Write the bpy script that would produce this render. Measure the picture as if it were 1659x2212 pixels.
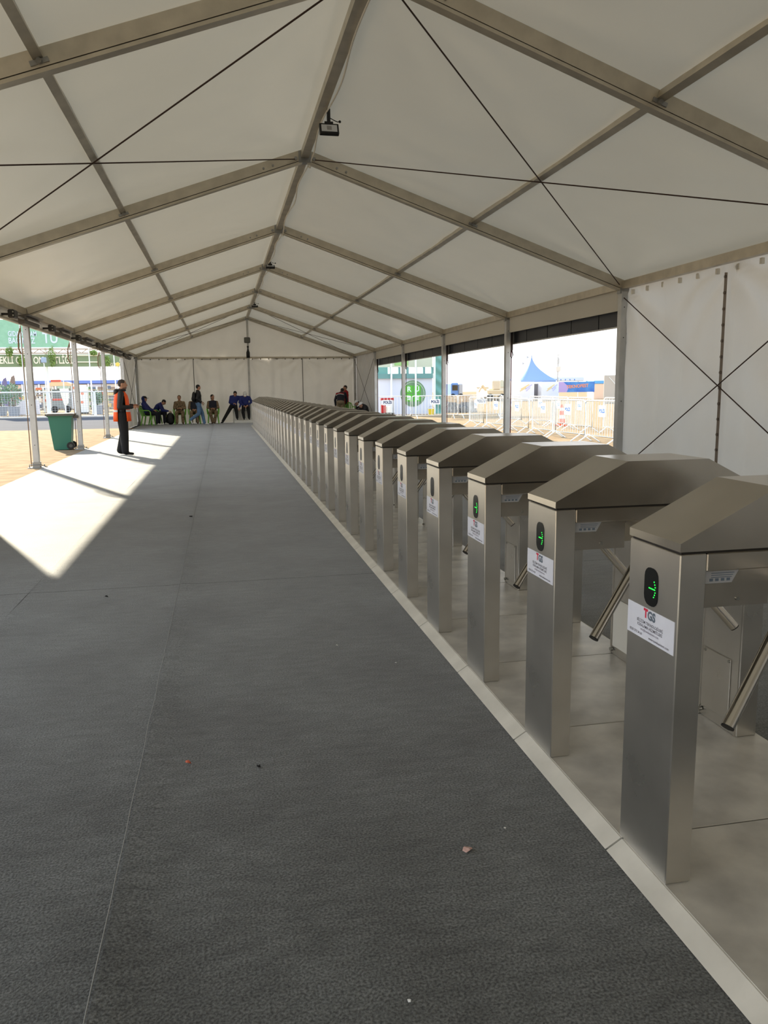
import bpy, bmesh, math, random
import numpy as np
from mathutils import Vector, Matrix, noise

random.seed(7)
scene = bpy.context.scene
for o in list(bpy.data.objects):
    bpy.data.objects.remove(o)
COL = scene.collection

# ------------------------------------------------------------------ camera
F_PX, PITCH, YAW, ROLL, CAM_H = 1700.0, 0.156, 0.1999, -0.0118, 1.5
def cam_axes():
    p, y, r = PITCH, YAW, ROLL
    fwd = Vector((math.sin(y)*math.cos(p), math.cos(y)*math.cos(p), -math.sin(p)))
    right = Vector((math.cos(y), -math.sin(y), 0))
    up = right.cross(fwd)
    return right*math.cos(r)+up*math.sin(r), up*math.cos(r)-right*math.sin(r), fwd
CR, CU, CF = cam_axes()
cam_d = bpy.data.cameras.new('camera')
cam_d.sensor_fit = 'VERTICAL'; cam_d.sensor_height = 24.0
cam_d.lens = F_PX/2212*24.0
cam_d.clip_start = 0.05; cam_d.clip_end = 600
cam = bpy.data.objects.new('camera', cam_d); COL.objects.link(cam)
cam.matrix_world = Matrix(((CR.x, CU.x, -CF.x, 0), (CR.y, CU.y, -CF.y, 0), (CR.z, CU.z, -CF.z, CAM_H), (0, 0, 0, 1)))
scene.camera = cam

# ------------------------------------------------------------------ sky, sun, exposure
SUN_E, SUN_ELEV = 12.0, math.radians(25.4)
world = bpy.data.worlds.new('sky'); scene.world = world; world.use_nodes = True
wn, wl = world.node_tree.nodes, world.node_tree.links
bg = wn['Background']
tc = wn.new('ShaderNodeTexCoord'); sx = wn.new('ShaderNodeSeparateXYZ'); wr = wn.new('ShaderNodeValToRGB')
wl.new(tc.outputs['Generated'], sx.inputs[0]); wl.new(sx.outputs['Z'], wr.inputs[0])
wr.color_ramp.elements[0].color = (1.0, 0.985, 0.96, 1); wr.color_ramp.elements[0].position = 0.0
wr.color_ramp.elements[1].color = (0.55, 0.76, 1.0, 1); wr.color_ramp.elements[1].position = 0.9
wl.new(wr.outputs[0], bg.inputs[0]); bg.inputs[1].default_value = 1.7
sun_d = bpy.data.lights.new('sun', 'SUN'); sun_d.energy = SUN_E; sun_d.angle = math.radians(0.9)
sun_d.color = (1.0, 0.90, 0.70)
sun = bpy.data.objects.new('sun', sun_d); COL.objects.link(sun)
sd = Vector((0.40*math.cos(SUN_ELEV), -0.9165*math.cos(SUN_ELEV), -math.sin(SUN_ELEV)))
sun.rotation_euler = sd.to_track_quat('-Z', 'Y').to_euler()
sun.location = (-20, 45, 25)
vs = scene.view_settings
vs.view_transform = 'Standard'; vs.look = 'None'; vs.gamma = 1.0; vs.use_curve_mapping = False
vs.exposure = 0.28

# ------------------------------------------------------------------ helpers
def lin(c):
    def f(v):
        v /= 255.0
        return v/12.92 if v <= 0.04045 else ((v+0.055)/1.055)**2.4
    return (f(c[0]), f(c[1]), f(c[2]), 1.0)

def at(px, py, Y):
    """world point seen at this photograph pixel, standing at distance Y along the tent"""
    d = CF + CR*((px-829.5)/F_PX) - CU*((py-1106.0)/F_PX)
    return Vector((0, 0, CAM_H)) + d*(Y/d.y)

MATS = {}
def mat(name, col, rough=0.6, metal=0.0, spec=0.5, noise_s=0, noise_a=0.0, bump=0.0, bump_s=None, emit=0, col2=None,
        transl=0.0, sheen=0.0, stretch=None, detail=4, sheen_r=0.4):
    if name in MATS: return MATS[name]
    m = bpy.data.materials.new(name); m.use_nodes = True
    nt = m.node_tree; n, l = nt.nodes, nt.links
    b = n['Principled BSDF']; out = n['Material Output']
    c = lin(col)
    b.inputs['Base Color'].default_value = c
    b.inputs['Roughness'].default_value = rough
    b.inputs['Metallic'].default_value = metal
    b.inputs['Specular IOR Level'].default_value = spec
    if sheen:
        b.inputs['Sheen Weight'].default_value = sheen; b.inputs['Sheen Roughness'].default_value = sheen_r
    co = None
    if noise_s or bump:
        t = n.new('ShaderNodeTexCoord'); mp = n.new('ShaderNodeMapping')
        l.new(t.outputs['Object'], mp.inputs[0])
        if stretch: mp.inputs['Scale'].default_value = stretch
        co = mp.outputs[0]
    if noise_s and noise_a:
        nz = n.new('ShaderNodeTexNoise'); nz.inputs['Scale'].default_value = noise_s; nz.inputs['Detail'].default_value = detail
        l.new(co, nz.inputs['Vector'])
        rp = n.new('ShaderNodeValToRGB')
        c2 = lin(col2) if col2 else tuple(v*(1-noise_a) for v in c[:3])+(1,)
        c1 = c if col2 else tuple(min(1, v*(1+noise_a)) for v in c[:3])+(1,)
        rp.color_ramp.elements[0].color = c2; rp.color_ramp.elements[1].color = c1
        rp.color_ramp.elements[0].position = 0.32; rp.color_ramp.elements[1].position = 0.68
        l.new(nz.outputs['Fac'], rp.inputs[0]); l.new(rp.outputs[0], b.inputs['Base Color'])
    if bump:
        nb = n.new('ShaderNodeTexNoise'); nb.inputs['Scale'].default_value = bump_s or 30; nb.inputs['Detail'].default_value = 5
        l.new(co, nb.inputs['Vector'])
        bp = n.new('ShaderNodeBump'); bp.inputs['Strength'].default_value = bump; bp.inputs['Distance'].default_value = 0.02
        l.new(nb.outputs['Fac'], bp.inputs['Height']); l.new(bp.outputs[0], b.inputs['Normal'])
    if emit:
        b.inputs['Emission Color'].default_value = c; b.inputs['Emission Strength'].default_value = emit
    if transl:
        tr = n.new('ShaderNodeBsdfTranslucent'); tr.inputs[0].default_value = c
        mx = n.new('ShaderNodeMixShader'); mx.inputs[0].default_value = transl
        l.new(b.outputs[0], mx.inputs[1]); l.new(tr.outputs[0], mx.inputs[2]); l.new(mx.outputs[0], out.inputs[0])
    MATS[name] = m
    return m

def camo_mat(name, cols, scale):
    if name in MATS: return MATS[name]
    m = bpy.data.materials.new(name); m.use_nodes = True
    n, l = m.node_tree.nodes, m.node_tree.links
    b = n['Principled BSDF']; b.inputs['Roughness'].default_value = 0.9
    t = n.new('ShaderNodeTexCoord'); nz = n.new('ShaderNodeTexNoise'); nz.inputs['Scale'].default_value = scale; nz.inputs['Detail'].default_value = 2
    rp = n.new('ShaderNodeValToRGB'); rp.color_ramp.interpolation = 'CONSTANT'
    l.new(t.outputs['Object'], nz.inputs[0]); l.new(nz.outputs['Fac'], rp.inputs[0]); l.new(rp.outputs[0], b.inputs['Base Color'])
    e = rp.color_ramp.elements
    e[0].color = lin(cols[0]); e[1].position = 0.45; e[1].color = lin(cols[1])
    x = e.new(0.55); x.color = lin(cols[2])
    MATS[name] = m
    return m

class MB:
    """collects shapes, then links them as ONE mesh object"""
    def __init__(s): s.v = []; s.f = []; s.m = []; s.cur = 0; s.smooth = []
    def add(s, vs, fs, smooth=False):
        b = len(s.v); s.v += [tuple(v) for v in vs]
        for f in fs: s.f.append(tuple(b+i for i in f)); s.m.append(s.cur); s.smooth.append(smooth)
        return s
    def box(s, lo, hi, M=None):
        x0, y0, z0 = lo; x1, y1, z1 = hi
        vs = [Vector(p) for p in ((x0,y0,z0),(x1,y0,z0),(x1,y1,z0),(x0,y1,z0),(x0,y0,z1),(x1,y0,z1),(x1,y1,z1),(x0,y1,z1))]
        if M is not None: vs = [M @ v for v in vs]
        return s.add(vs, [(0,3,2,1),(4,5,6,7),(0,1,5,4),(1,2,6,5),(2,3,7,6),(3,0,4,7)])
    def bbox(s, lo, hi, c=0.004, M=None):
        """box with chamfered vertical and horizontal edges"""
        x0, y0, z0 = lo; x1, y1, z1 = hi
        bm = bmesh.new(); bmesh.ops.create_cube(bm, size=1)
        for v in bm.verts: v.co = Vector(((x0+x1)/2+v.co.x*(x1-x0), (y0+y1)/2+v.co.y*(y1-y0), (z0+z1)/2+v.co.z*(z1-z0)))
        bmesh.ops.bevel(bm, geom=list(bm.edges), offset=c, segments=1, affect='EDGES')
        bm.verts.index_update()
        vs = [M @ v.co if M is not None else v.co.copy() for v in bm.verts]
        fs = [tuple(v.index for v in f.verts) for f in bm.faces]; bm.free()
        return s.add(vs, fs)
    def beam(s, p0, p1, w, h, up=(0,0,1), off=(0,0)):
        """box along p0-p1; w sideways, h along up; off = (side, up) offsets"""
        p0, p1 = Vector(p0), Vector(p1); d = (p1-p0).normalized(); up = Vector(up)
        sd_ = d.cross(up).normalized(); u = sd_.cross(d)
        o = sd_*off[0]+u*off[1]
        vs = []
        for p in (p0, p1):
            for a, b in ((-1,-1),(1,-1),(1,1),(-1,1)): vs.append(p+o+sd_*(a*w/2)+u*(b*h/2))
        return s.add(vs, [(0,1,2,3),(7,6,5,4),(0,4,5,1),(1,5,6,2),(2,6,7,3),(3,7,4,0)])
    def cyl(s, p0, p1, r0, r1=None, n=10, smooth=True, caps=True):
        r1 = r0 if r1 is None else r1
        p0, p1 = Vector(p0), Vector(p1); d = (p1-p0).normalized()
        a = Vector((0,0,1)) if abs(d.z) < 0.9 else Vector((1,0,0))
        x = d.cross(a).normalized(); y = d.cross(x)
        vs = []
        for p, r in ((p0, r0), (p1, r1)):
            for i in range(n):
                t = 2*math.pi*i/n; vs.append(p+x*(r*math.cos(t))+y*(r*math.sin(t)))
        s.add(vs, [(i, i+n, (i+1) % n+n, (i+1) % n) for i in range(n)], smooth)
        if caps: s.add(vs[:n], [tuple(range(n))]); s.add(vs[n:], [tuple(range(n-1, -1, -1))])
        return s
    def tube(s, pts, r, n=6, closed=False):
        pts = [Vector(p) for p in pts]; N = len(pts); vs = []
        for i, p in enumerate(pts):
            a = pts[(i-1) % N] if (closed or i > 0) else p
            b = pts[(i+1) % N] if (closed or i < N-1) else p
            d = (b-a).normalized()
            q = Vector((0,0,1)) if abs(d.z) < 0.9 else Vector((1,0,0))
            x = d.cross(q).normalized(); y = d.cross(x)
            rr = r[i] if isinstance(r, (list, tuple)) else r
            for k in range(n):
                t = 2*math.pi*k/n; vs.append(p+x*(rr*math.cos(t))+y*(rr*math.sin(t)))
        fs = []
        for i in range(N if closed else N-1):
            j = (i+1) % N
            for k in range(n): fs.append((i*n+k, j*n+k, j*n+(k+1) % n, i*n+(k+1) % n))
        s.add(vs, fs, True)
        if not closed: s.add(vs[:n], [tuple(range(n))]); s.add(vs[-n:], [tuple(range(n-1, -1, -1))])
        return s
    def prism(s, poly, axis, a, b):
        """extrude a 2D polygon along axis ('x','y','z') from a to b"""
        def P(u, v, w):
            return {'y': (u, w, v), 'x': (w, u, v), 'z': (u, v, w)}[axis]
        n = len(poly)
        vs = [P(u, v, a) for u, v in poly]+[P(u, v, b) for u, v in poly]
        fs = [tuple(range(n)), tuple(range(2*n-1, n-1, -1))]+[(i, i+n, (i+1) % n+n, (i+1) % n) for i in range(n)]
        return s.add(vs, fs)
    def ell(s, c, r, n=12, m=8, M=None, zlo=-1.0, zhi=1.0):
        c = Vector(c); vs = []; fs = []
        for j in range(m+1):
            t = math.acos(max(-1, min(1, zhi+(zlo-zhi)*j/m))) if (zlo > -1 or zhi < 1) else math.pi*j/m
            for i in range(n):
                p = 2*math.pi*i/n
                v = Vector((r[0]*math.sin(t)*math.cos(p), r[1]*math.sin(t)*math.sin(p), r[2]*math.cos(t)))
                if M is not None: v = M @ v
                vs.append(c+v)
        for j in range(m):
            for i in range(n): fs.append((j*n+i, (j+1)*n+i, (j+1)*n+(i+1) % n, j*n+(i+1) % n))
        return s.add(vs, fs, True)
    def rcone(s, p0, p1, r0, r1, n=10):
        """tapered capsule"""
        p0, p1 = Vector(p0), Vector(p1); d = p1-p0; L = d.length
        d = d.normalized() if L > 1e-6 else Vector((0,0,1))
        pts = []; rr = []
        for a in (80, 50, 25): pts.append(p0-d*(r0*math.sin(math.radians(a)))); rr.append(r0*math.cos(math.radians(a)))
        pts.append(p0); rr.append(r0); pts.append(p1); rr.append(r1)
        for a in (25, 50, 80): pts.append(p1+d*(r1*math.sin(math.radians(a)))); rr.append(r1*math.cos(math.radians(a)))
        return s.tube(pts, rr, n)
    def mesh(s, name, mats):
        me = bpy.data.meshes.new(name); me.from_pydata(s.v, [], s.f)
        for m in (mats if isinstance(mats, (list, tuple)) else [mats]): me.materials.append(m)
        for p, mi, sm in zip(me.polygons, s.m, s.smooth): p.material_index = mi; p.use_smooth = sm
        me.update(); return me
    def build(s, name, mats, parent=None, loc=None, fix=False):
        me = s.mesh(name, mats)
        if fix: recalc(me)
        return link(name, me, parent, loc)

def recalc(me):
    bm = bmesh.new(); bm.from_mesh(me); bmesh.ops.recalc_face_normals(bm, faces=bm.faces); bm.to_mesh(me); bm.free()

def link(name, data, parent=None, loc=None):
    o = bpy.data.objects.new(name, data); COL.objects.link(o)
    if parent is not None: o.parent = parent
    if loc is not None: o.location = loc
    return o
def tag(o, label=None, cat=None, group=None, kind=None):
    if label: o['label'] = label
    if cat: o['category'] = cat
    if group: o['group'] = group
    if kind: o['kind'] = kind
    return o
def thing(name, label, cat, loc=(0,0,0), rz=0.0, group=None):
    o = link(name, None, None, loc); o.rotation_euler = (0, 0, rz); o.empty_display_size = 0.1
    return tag(o, label, cat, group)
def struct(name, loc=(0,0,0), label=None):
    o = link(name, None, None, loc); o['kind'] = 'structure'
    if label: o['label'] = label
    return o
def copy_tree(o, parent=None):
    c = o.copy(); COL.objects.link(c)
    if parent is not None: c.parent = parent
    for ch in list(o.children): copy_tree(ch, c)
    return c

TEXTS = {}
def text_mesh(body, size, m, bold=0.0, ext=0.0, align='CENTER', squeeze=1.0, spacing=1.0):
    key = (body, size, m.name, bold, ext, align, squeeze, spacing)
    if key in TEXTS: return TEXTS[key]
    cu = bpy.data.curves.new('lettering', 'FONT'); cu.body = body; cu.size = size; cu.offset = bold*size; cu.extrude = ext
    cu.align_x = align; cu.align_y = 'CENTER'; cu.resolution_u = 3; cu.space_character = spacing
    o = bpy.data.objects.new('lettering', cu); COL.objects.link(o)
    bpy.context.view_layer.update()
    me = bpy.data.meshes.new_from_object(o.evaluated_get(bpy.context.evaluated_depsgraph_get()))
    bpy.data.objects.remove(o); bpy.data.curves.remove(cu)
    if squeeze != 1.0:
        for v in me.vertices: v.co.x *= squeeze
    me.materials.clear(); me.materials.append(m)
    TEXTS[key] = me
    return me
def put_text(parent, body, size, m, pos, right, up, name='lettering', **kw):
    """text whose reading direction is `right` and whose top is `up`"""
    o = link(name, text_mesh(body, size, m, **kw), parent)
    r, u = Vector(right).normalized(), Vector(up).normalized(); nn = r.cross(u).normalized(); u = nn.cross(r)
    o.matrix_local = Matrix(((r.x, u.x, nn.x, pos[0]), (r.y, u.y, nn.y, pos[1]), (r.z, u.z, nn.z, pos[2]), (0,0,0,1)))
    return o
def ordinal(n):
    W = ['first','second','third','fourth','fifth','sixth','seventh','eighth','ninth','tenth','eleventh','twelfth','thirteenth','fourteenth',
         'fifteenth','sixteenth','seventeenth','eighteenth','nineteenth']
    T = {20: 'twentieth', 30: 'thirtieth', 40: 'fortieth'}
    if n <= 19: return W[n-1]
    t = n//10*10
    return T[t] if n == t else {20: 'twenty', 30: 'thirty'}[t]+'-'+W[n-t-1]

def fabric(name, p00, p10, p01, p11, nx, nz, disp, m, parent, tri=None):
    """sheet of cloth between four corners, pushed along its normal by disp(u, v)"""
    p00, p10, p01, p11 = map(Vector, (p00, p10, p01, p11))
    nn = (p10-p00).cross(p01-p00).normalized()
    b = MB(); vs = []
    for j in range(nz+1):
        for i in range(nx+1):
            u, v = i/nx, j/nz
            p = (p00*(1-u)+p10*u)*(1-v)+(p01*(1-u)+p11*u)*v
            vs.append(p+nn*disp(u, v))
    fs = [(j*(nx+1)+i, j*(nx+1)+i+1, (j+1)*(nx+1)+i+1, (j+1)*(nx+1)+i) for j in range(nz) for i in range(nx)]
    b.add(vs, fs, True)
    return b.build(name, m, parent)

# ------------------------------------------------------------------ materials
M_ROOF = mat('roof_pvc', (206, 200, 186), rough=0.36, spec=0.45, transl=0.09, noise_s=0.7, noise_a=0.03, bump=0.06, bump_s=2.5)
M_WALLC = mat('wall_canvas', (206, 203, 198), rough=0.5, spec=0.35, transl=0.05, noise_s=1.3, noise_a=0.04, bump=0.12, bump_s=4)
def cloth_folds(m, strength, sc):
    n, l = m.node_tree.nodes, m.node_tree.links
    t = n.new('ShaderNodeTexCoord'); mp = n.new('ShaderNodeMapping'); mp.inputs['Scale'].default_value = sc; mp.inputs['Rotation'].default_value = (0.25, 0, 0)
    nz = n.new('ShaderNodeTexNoise'); nz.inputs['Scale'].default_value = 1.0; nz.inputs['Detail'].default_value = 2; nz.inputs['Distortion'].default_value = 0.6
    try: nz.noise_type = 'RIDGED_MULTIFRACTAL'
    except Exception: pass
    l.new(t.outputs['Object'], mp.inputs[0]); l.new(mp.outputs[0], nz.inputs[0])
    bp = n.new('ShaderNodeBump'); bp.inputs['Strength'].default_value = strength; bp.inputs['Distance'].default_value = 0.05
    b = n['Principled BSDF']
    old = b.inputs['Normal'].links[0].from_socket if b.inputs['Normal'].links else None
    l.new(nz.outputs['Fac'], bp.inputs['Height'])
    if old: l.new(old, bp.inputs['Normal'])
    l.new(bp.outputs[0], b.inputs['Normal'])
    for q in n:
        if q.type == 'BSDF_TRANSLUCENT': l.new(bp.outputs[0], q.inputs['Normal'])
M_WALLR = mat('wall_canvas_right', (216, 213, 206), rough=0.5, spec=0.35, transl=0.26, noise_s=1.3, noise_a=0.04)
cloth_folds(M_ROOF, 0.16, (0.9, 1.3, 1.0))
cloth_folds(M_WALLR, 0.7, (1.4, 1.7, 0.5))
cloth_folds(M_WALLC, 0.6, (1.9, 1.9, 0.45))
M_ALU = mat('aluminium', (192, 184, 168), rough=0.42, metal=0.65, noise_s=5, noise_a=0.12, bump=0.02, bump_s=60)
M_ALUP = mat('aluminium_post', (190, 190, 188), rough=0.45, metal=0.45, noise_s=5, noise_a=0.08)
M_GALV = mat('galvanised', (150, 150, 148), rough=0.4, metal=0.8)
M_DARK = mat('dark_groove', (40, 36, 32), rough=0.8)
M_BLACK = mat('black_plastic', (22, 22, 23), rough=0.5)
M_GREYP = mat('grey_plastic', (92, 92, 88), rough=0.6)
M_CABLE = mat('rusty_cable', (70, 52, 44), rough=0.6, metal=0.4)
M_CORD = mat('white_cord', (225, 220, 208), rough=0.6)
M_BOLT = mat('bolt_steel', (170, 170, 165), rough=0.3, metal=1.0)

def steel_mat(name, col, rough, along, dirt, aniso=0.0, metal=1.0):
    m = bpy.data.materials.new(name); m.use_nodes = True
    n, l = m.node_tree.nodes, m.node_tree.links
    b = n['Principled BSDF']; b.inputs['Metallic'].default_value = metal
    t = n.new('ShaderNodeTexCoord')
    mp = n.new('ShaderNodeMapping'); mp.inputs['Scale'].default_value = along; l.new(t.outputs['Object'], mp.inputs[0])
    gr = n.new('ShaderNodeTexNoise'); gr.inputs['Scale'].default_value = 1.0; gr.inputs['Detail'].default_value = 3
    l.new(mp.outputs[0], gr.inputs[0])
    sm = n.new('ShaderNodeTexNoise'); sm.inputs['Scale'].default_value = 5.0; sm.inputs['Detail'].default_value = 6
    l.new(t.outputs['Object'], sm.inputs[0])
    cr = n.new('ShaderNodeValToRGB'); c = lin(col)
    cr.color_ramp.elements[0].position = 0.3; cr.color_ramp.elements[1].position = 0.7
    cr.color_ramp.elements[0].color = tuple(v*(1-dirt) for v in c[:3])+(1,); cr.color_ramp.elements[1].color = c
    l.new(sm.outputs['Fac'], cr.inputs[0]); l.new(cr.outputs[0], b.inputs['Base Color'])
    if aniso:
        tg = n.new('ShaderNodeTangent'); tg.direction_type = 'RADIAL'; tg.axis = 'Z'
        l.new(tg.outputs[0], b.inputs['Tangent']); b.inputs['Anisotropic'].default_value = aniso
    mr = n.new('ShaderNodeMapRange'); mr.inputs['To Min'].default_value = rough*0.75; mr.inputs['To Max'].default_value = rough*1.3
    l.new(sm.outputs['Fac'], mr.inputs['Value']); l.new(mr.outputs[0], b.inputs['Roughness'])
    bp = n.new('ShaderNodeBump'); bp.inputs['Strength'].default_value = 0.05 if aniso else 0.0; bp.inputs['Distance'].default_value = 0.004
    l.new(gr.outputs['Fac'], bp.inputs['Height']); l.new(bp.outputs[0], b.inputs['Normal'])
    MATS[name] = m
    return m
M_STEEL = steel_mat('brushed_steel', (212, 209, 203), 0.29, (400, 400, 6), 0.12, aniso=0.7, metal=0.97)
M_STEELH = steel_mat('brushed_steel_lid', (190, 184, 174), 0.20, (6, 400, 400), 0.16, metal=0.92)
M_PLATE = steel_mat('scuffed_steel_plate', (228, 225, 218), 0.36, (8, 60, 60), 0.42, metal=0.55)
M_RAMP = steel_mat('scuffed_ramp', (236, 233, 225), 0.42, (60, 8, 60), 0.22, metal=0.3)
M_CHROME = steel_mat('polished_tube', (196, 192, 186), 0.16, (3, 3, 3), 0.04)

# carpet: worn grey needle felt
def carpet_mat():
    m = bpy.data.materials.new('grey_felt_carpet'); m.use_nodes = True
    n, l = m.node_tree.nodes, m.node_tree.links
    b = n['Principled BSDF']; b.inputs['Roughness'].default_value = 0.72; b.inputs['Specular IOR Level'].default_value = 0.22
    b.inputs['Sheen Weight'].default_value = 0.45; b.inputs['Sheen Roughness'].default_value = 0.4
    t = n.new('ShaderNodeTexCoord')
    big = n.new('ShaderNodeTexNoise'); big.inputs['Scale'].default_value = 1.6; big.inputs['Detail'].default_value = 5
    fine = n.new('ShaderNodeTexNoise'); fine.inputs['Scale'].default_value = 130; fine.inputs['Detail'].default_value = 3
    mp = n.new('ShaderNodeMapping'); mp.inputs['Scale'].default_value = (0.35, 1.0, 1.0); l.new(t.outputs['Object'], mp.inputs[0])
    str_ = n.new('ShaderNodeTexNoise'); str_.inputs['Scale'].default_value = 22; str_.inputs['Detail'].default_value = 3
    l.new(mp.outputs[0], str_.inputs[0]); l.new(t.outputs['Object'], big.inputs[0]); l.new(t.outputs['Object'], fine.inputs[0])
    r1 = n.new('ShaderNodeValToRGB'); r1.color_ramp.elements[0].position = 0.3; r1.color_ramp.elements[1].position = 0.7
    r1.color_ramp.elements[0].color = lin((88, 89, 88)); r1.color_ramp.elements[1].color = lin((112, 115, 115))
    l.new(big.outputs['Fac'], r1.inputs[0])
    r2 = n.new('ShaderNodeValToRGB'); r2.color_ramp.elements[0].position = 0.34; r2.color_ramp.elements[1].position = 0.72
    r2.color_ramp.elements[0].color = (0.40, 0.40, 0.40, 1); r2.color_ramp.elements[1].color = (1.5, 1.5, 1.5, 1)
    l.new(fine.outputs['Fac'], r2.inputs[0])
    r3 = n.new('ShaderNodeValToRGB'); r3.color_ramp.elements[0].position = 0.3; r3.color_ramp.elements[1].position = 0.7
    r3.color_ramp.elements[0].color = (0.78, 0.78, 0.78, 1); r3.color_ramp.elements[1].color = (1.15, 1.15, 1.15, 1)
    l.new(str_.outputs['Fac'], r3.inputs[0])
    m1 = n.new('ShaderNodeMix'); m1.data_type = 'RGBA'; m1.blend_type = 'MULTIPLY'; m1.inputs[0].default_value = 1
    l.new(r1.outputs[0], m1.inputs[6]); l.new(r2.outputs[0], m1.inputs[7])
    m2 = n.new('ShaderNodeMix'); m2.data_type = 'RGBA'; m2.blend_type = 'MULTIPLY'; m2.inputs[0].default_value = 1
    l.new(m1.outputs[2], m2.inputs[6]); l.new(r3.outputs[0], m2.inputs[7])
    l.new(m2.outputs[2], b.inputs['Base Color'])
    bp = n.new('ShaderNodeBump'); bp.inputs['Strength'].default_value = 0.5; bp.inputs['Distance'].default_value = 0.006
    l.new(fine.outputs['Fac'], bp.inputs['Height']); l.new(bp.outputs[0], b.inputs['Normal'])
    MATS['carpet'] = m
    return m
M_CARPET = carpet_mat()
M_TAN = mat('dusty_ground', (160, 139, 113), rough=0.95, spec=0.03, noise_s=3.0, noise_a=0.3, col2=(138, 118, 94), bump=0.3, bump_s=40)
M_ROAD = mat('asphalt_road', (88, 88, 94), rough=0.95, spec=0.03, noise_s=1.2, noise_a=0.12, stretch=(0.3, 2, 1), bump=0.2, bump_s=60)

# ------------------------------------------------------------------ tent dimensions
XL, XR, XM = -3.715, 6.2875, 1.30
ZE, ZR = 3.04, 4.768
YA, BAY = 11.804, 5.1712
def FY(k): return YA+BAY*k
K0, K1 = -4, 5

# ------------------------------------------------------------------ ground
g = struct('ground', label='dusty tan paved ground around the tent')
MB().box((-160, -60, -0.06), (200, 34.2, -0.012)).build('paving', M_TAN, g)
MB().box((-160, 50.6, -0.06), (200, 260, -0.012)).build('paving', M_TAN, g)
MB().box((6.5, 34.2, -0.06), (200, 50.6, -0.012)).build('paving', M_TAN, g)
r_ = struct('road', label='grey asphalt road strip beyond the left side of the tent')
MB().box((-160, 34.2, -0.055), (6.5, 50.6, -0.013)).build('asphalt', M_ROAD, r_)

fl = struct('floor', label='grey felt carpet laid in strips through the tent')
def carpet_strip(x0, x1, y0, y1, lift0, lift1, name='carpet_strip'):
    """felt strip whose long edges lie slightly raised and wavy where they meet the next strip"""
    ny = max(2, int((y1-y0)/0.12)); xs = [0.0, 0.012, 0.05, 0.12, 0.25]
    cols = [x0+a for a in xs]+[x1-a for a in reversed(xs)]
    vs = []; fs = []
    for j in range(ny+1):
        y = y0+(y1-y0)*j/ny
        for i, x in enumerate(cols):
            dl = x-x0; dr = x1-x
            z = 0.0
            a0 = lift0*(0.65+0.5*noise.noise((x0*3, y*0.9, 1.7)))
            a1 = lift1*(0.65+0.5*noise.noise((x1*3, y*0.9, 4.1)))
            if dl < 0.13: z += a0*max(0, 1-dl/0.12)**0.8
            if dr < 0.13: z += a1*max(0, 1-dr/0.12)**0.8
            xx = x
            if i == 0: xx += 0.008*noise.noise((x0, y*2.1, 9.0))*(1 if lift0 else 0)
            vs.append((xx, y, z))
    n = len(cols)
    for j in range(ny):
        for i in range(n-1): fs.append((j*n+i, j*n+i+1, (j+1)*n+i+1, (j+1)*n+i))
    b = MB(); b.add(vs, fs, True)
    # underside edge skirt so the strip has a thickness
    sk = [(v[0], v[1], -0.01) for v in vs[0::n]]; top = vs[0::n]
    b.add(top+sk, [(i, i+1, ny+1+i+1, ny+1+i) for i in range(ny)])
    return b.build(name, M_CARPET, fl)
ROLLS = [(-8.8, -1.0), (-1.0, 6.2), (6.2, 11.3), (11.3, 18.0), (18.0, 26.0), (26.0, 37.6)]
for (y0, y1) in ROLLS:
    carpet_strip(-3.56, -1.49, y0+0.003, y1-0.003, 0.0, 0.004)
    carpet_strip(-1.489, -0.372, y0+0.003, y1-0.003, 0.006, 0.002)
    carpet_strip(-0.375, 1.70, y0+0.003, y1-0.003, 0.022, 0.0)
    carpet_strip(1.705, 3.9, y0+0.003, y1-0.003, 0.0, 0.0)
    carpet_strip(3.905, 6.22, y0+0.003, y1-0.003, 0.008, 0.0)
MB().box((-3.55, -8.8, -0.012), (6.21, 37.6, -0.006)).build('underlay', M_DARK, fl)
# pale strand on the main seam: torn edge, with the ridge highlight painted in
M_SEAMHL = mat('torn_edge_highlight', (158, 158, 155), rough=0.9)
pts = []; y = 1.2
while y < 36.5:
    pts.append((-0.383+0.006*noise.noise((0, y*3, 2)), y, 0.014+0.011*noise.noise((-1.125, y*0.9, 1.7)))); y += 0.13
MB().tube(pts, 0.0016, 5).build('seam_highlight_strand', M_SEAMHL, fl)

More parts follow.
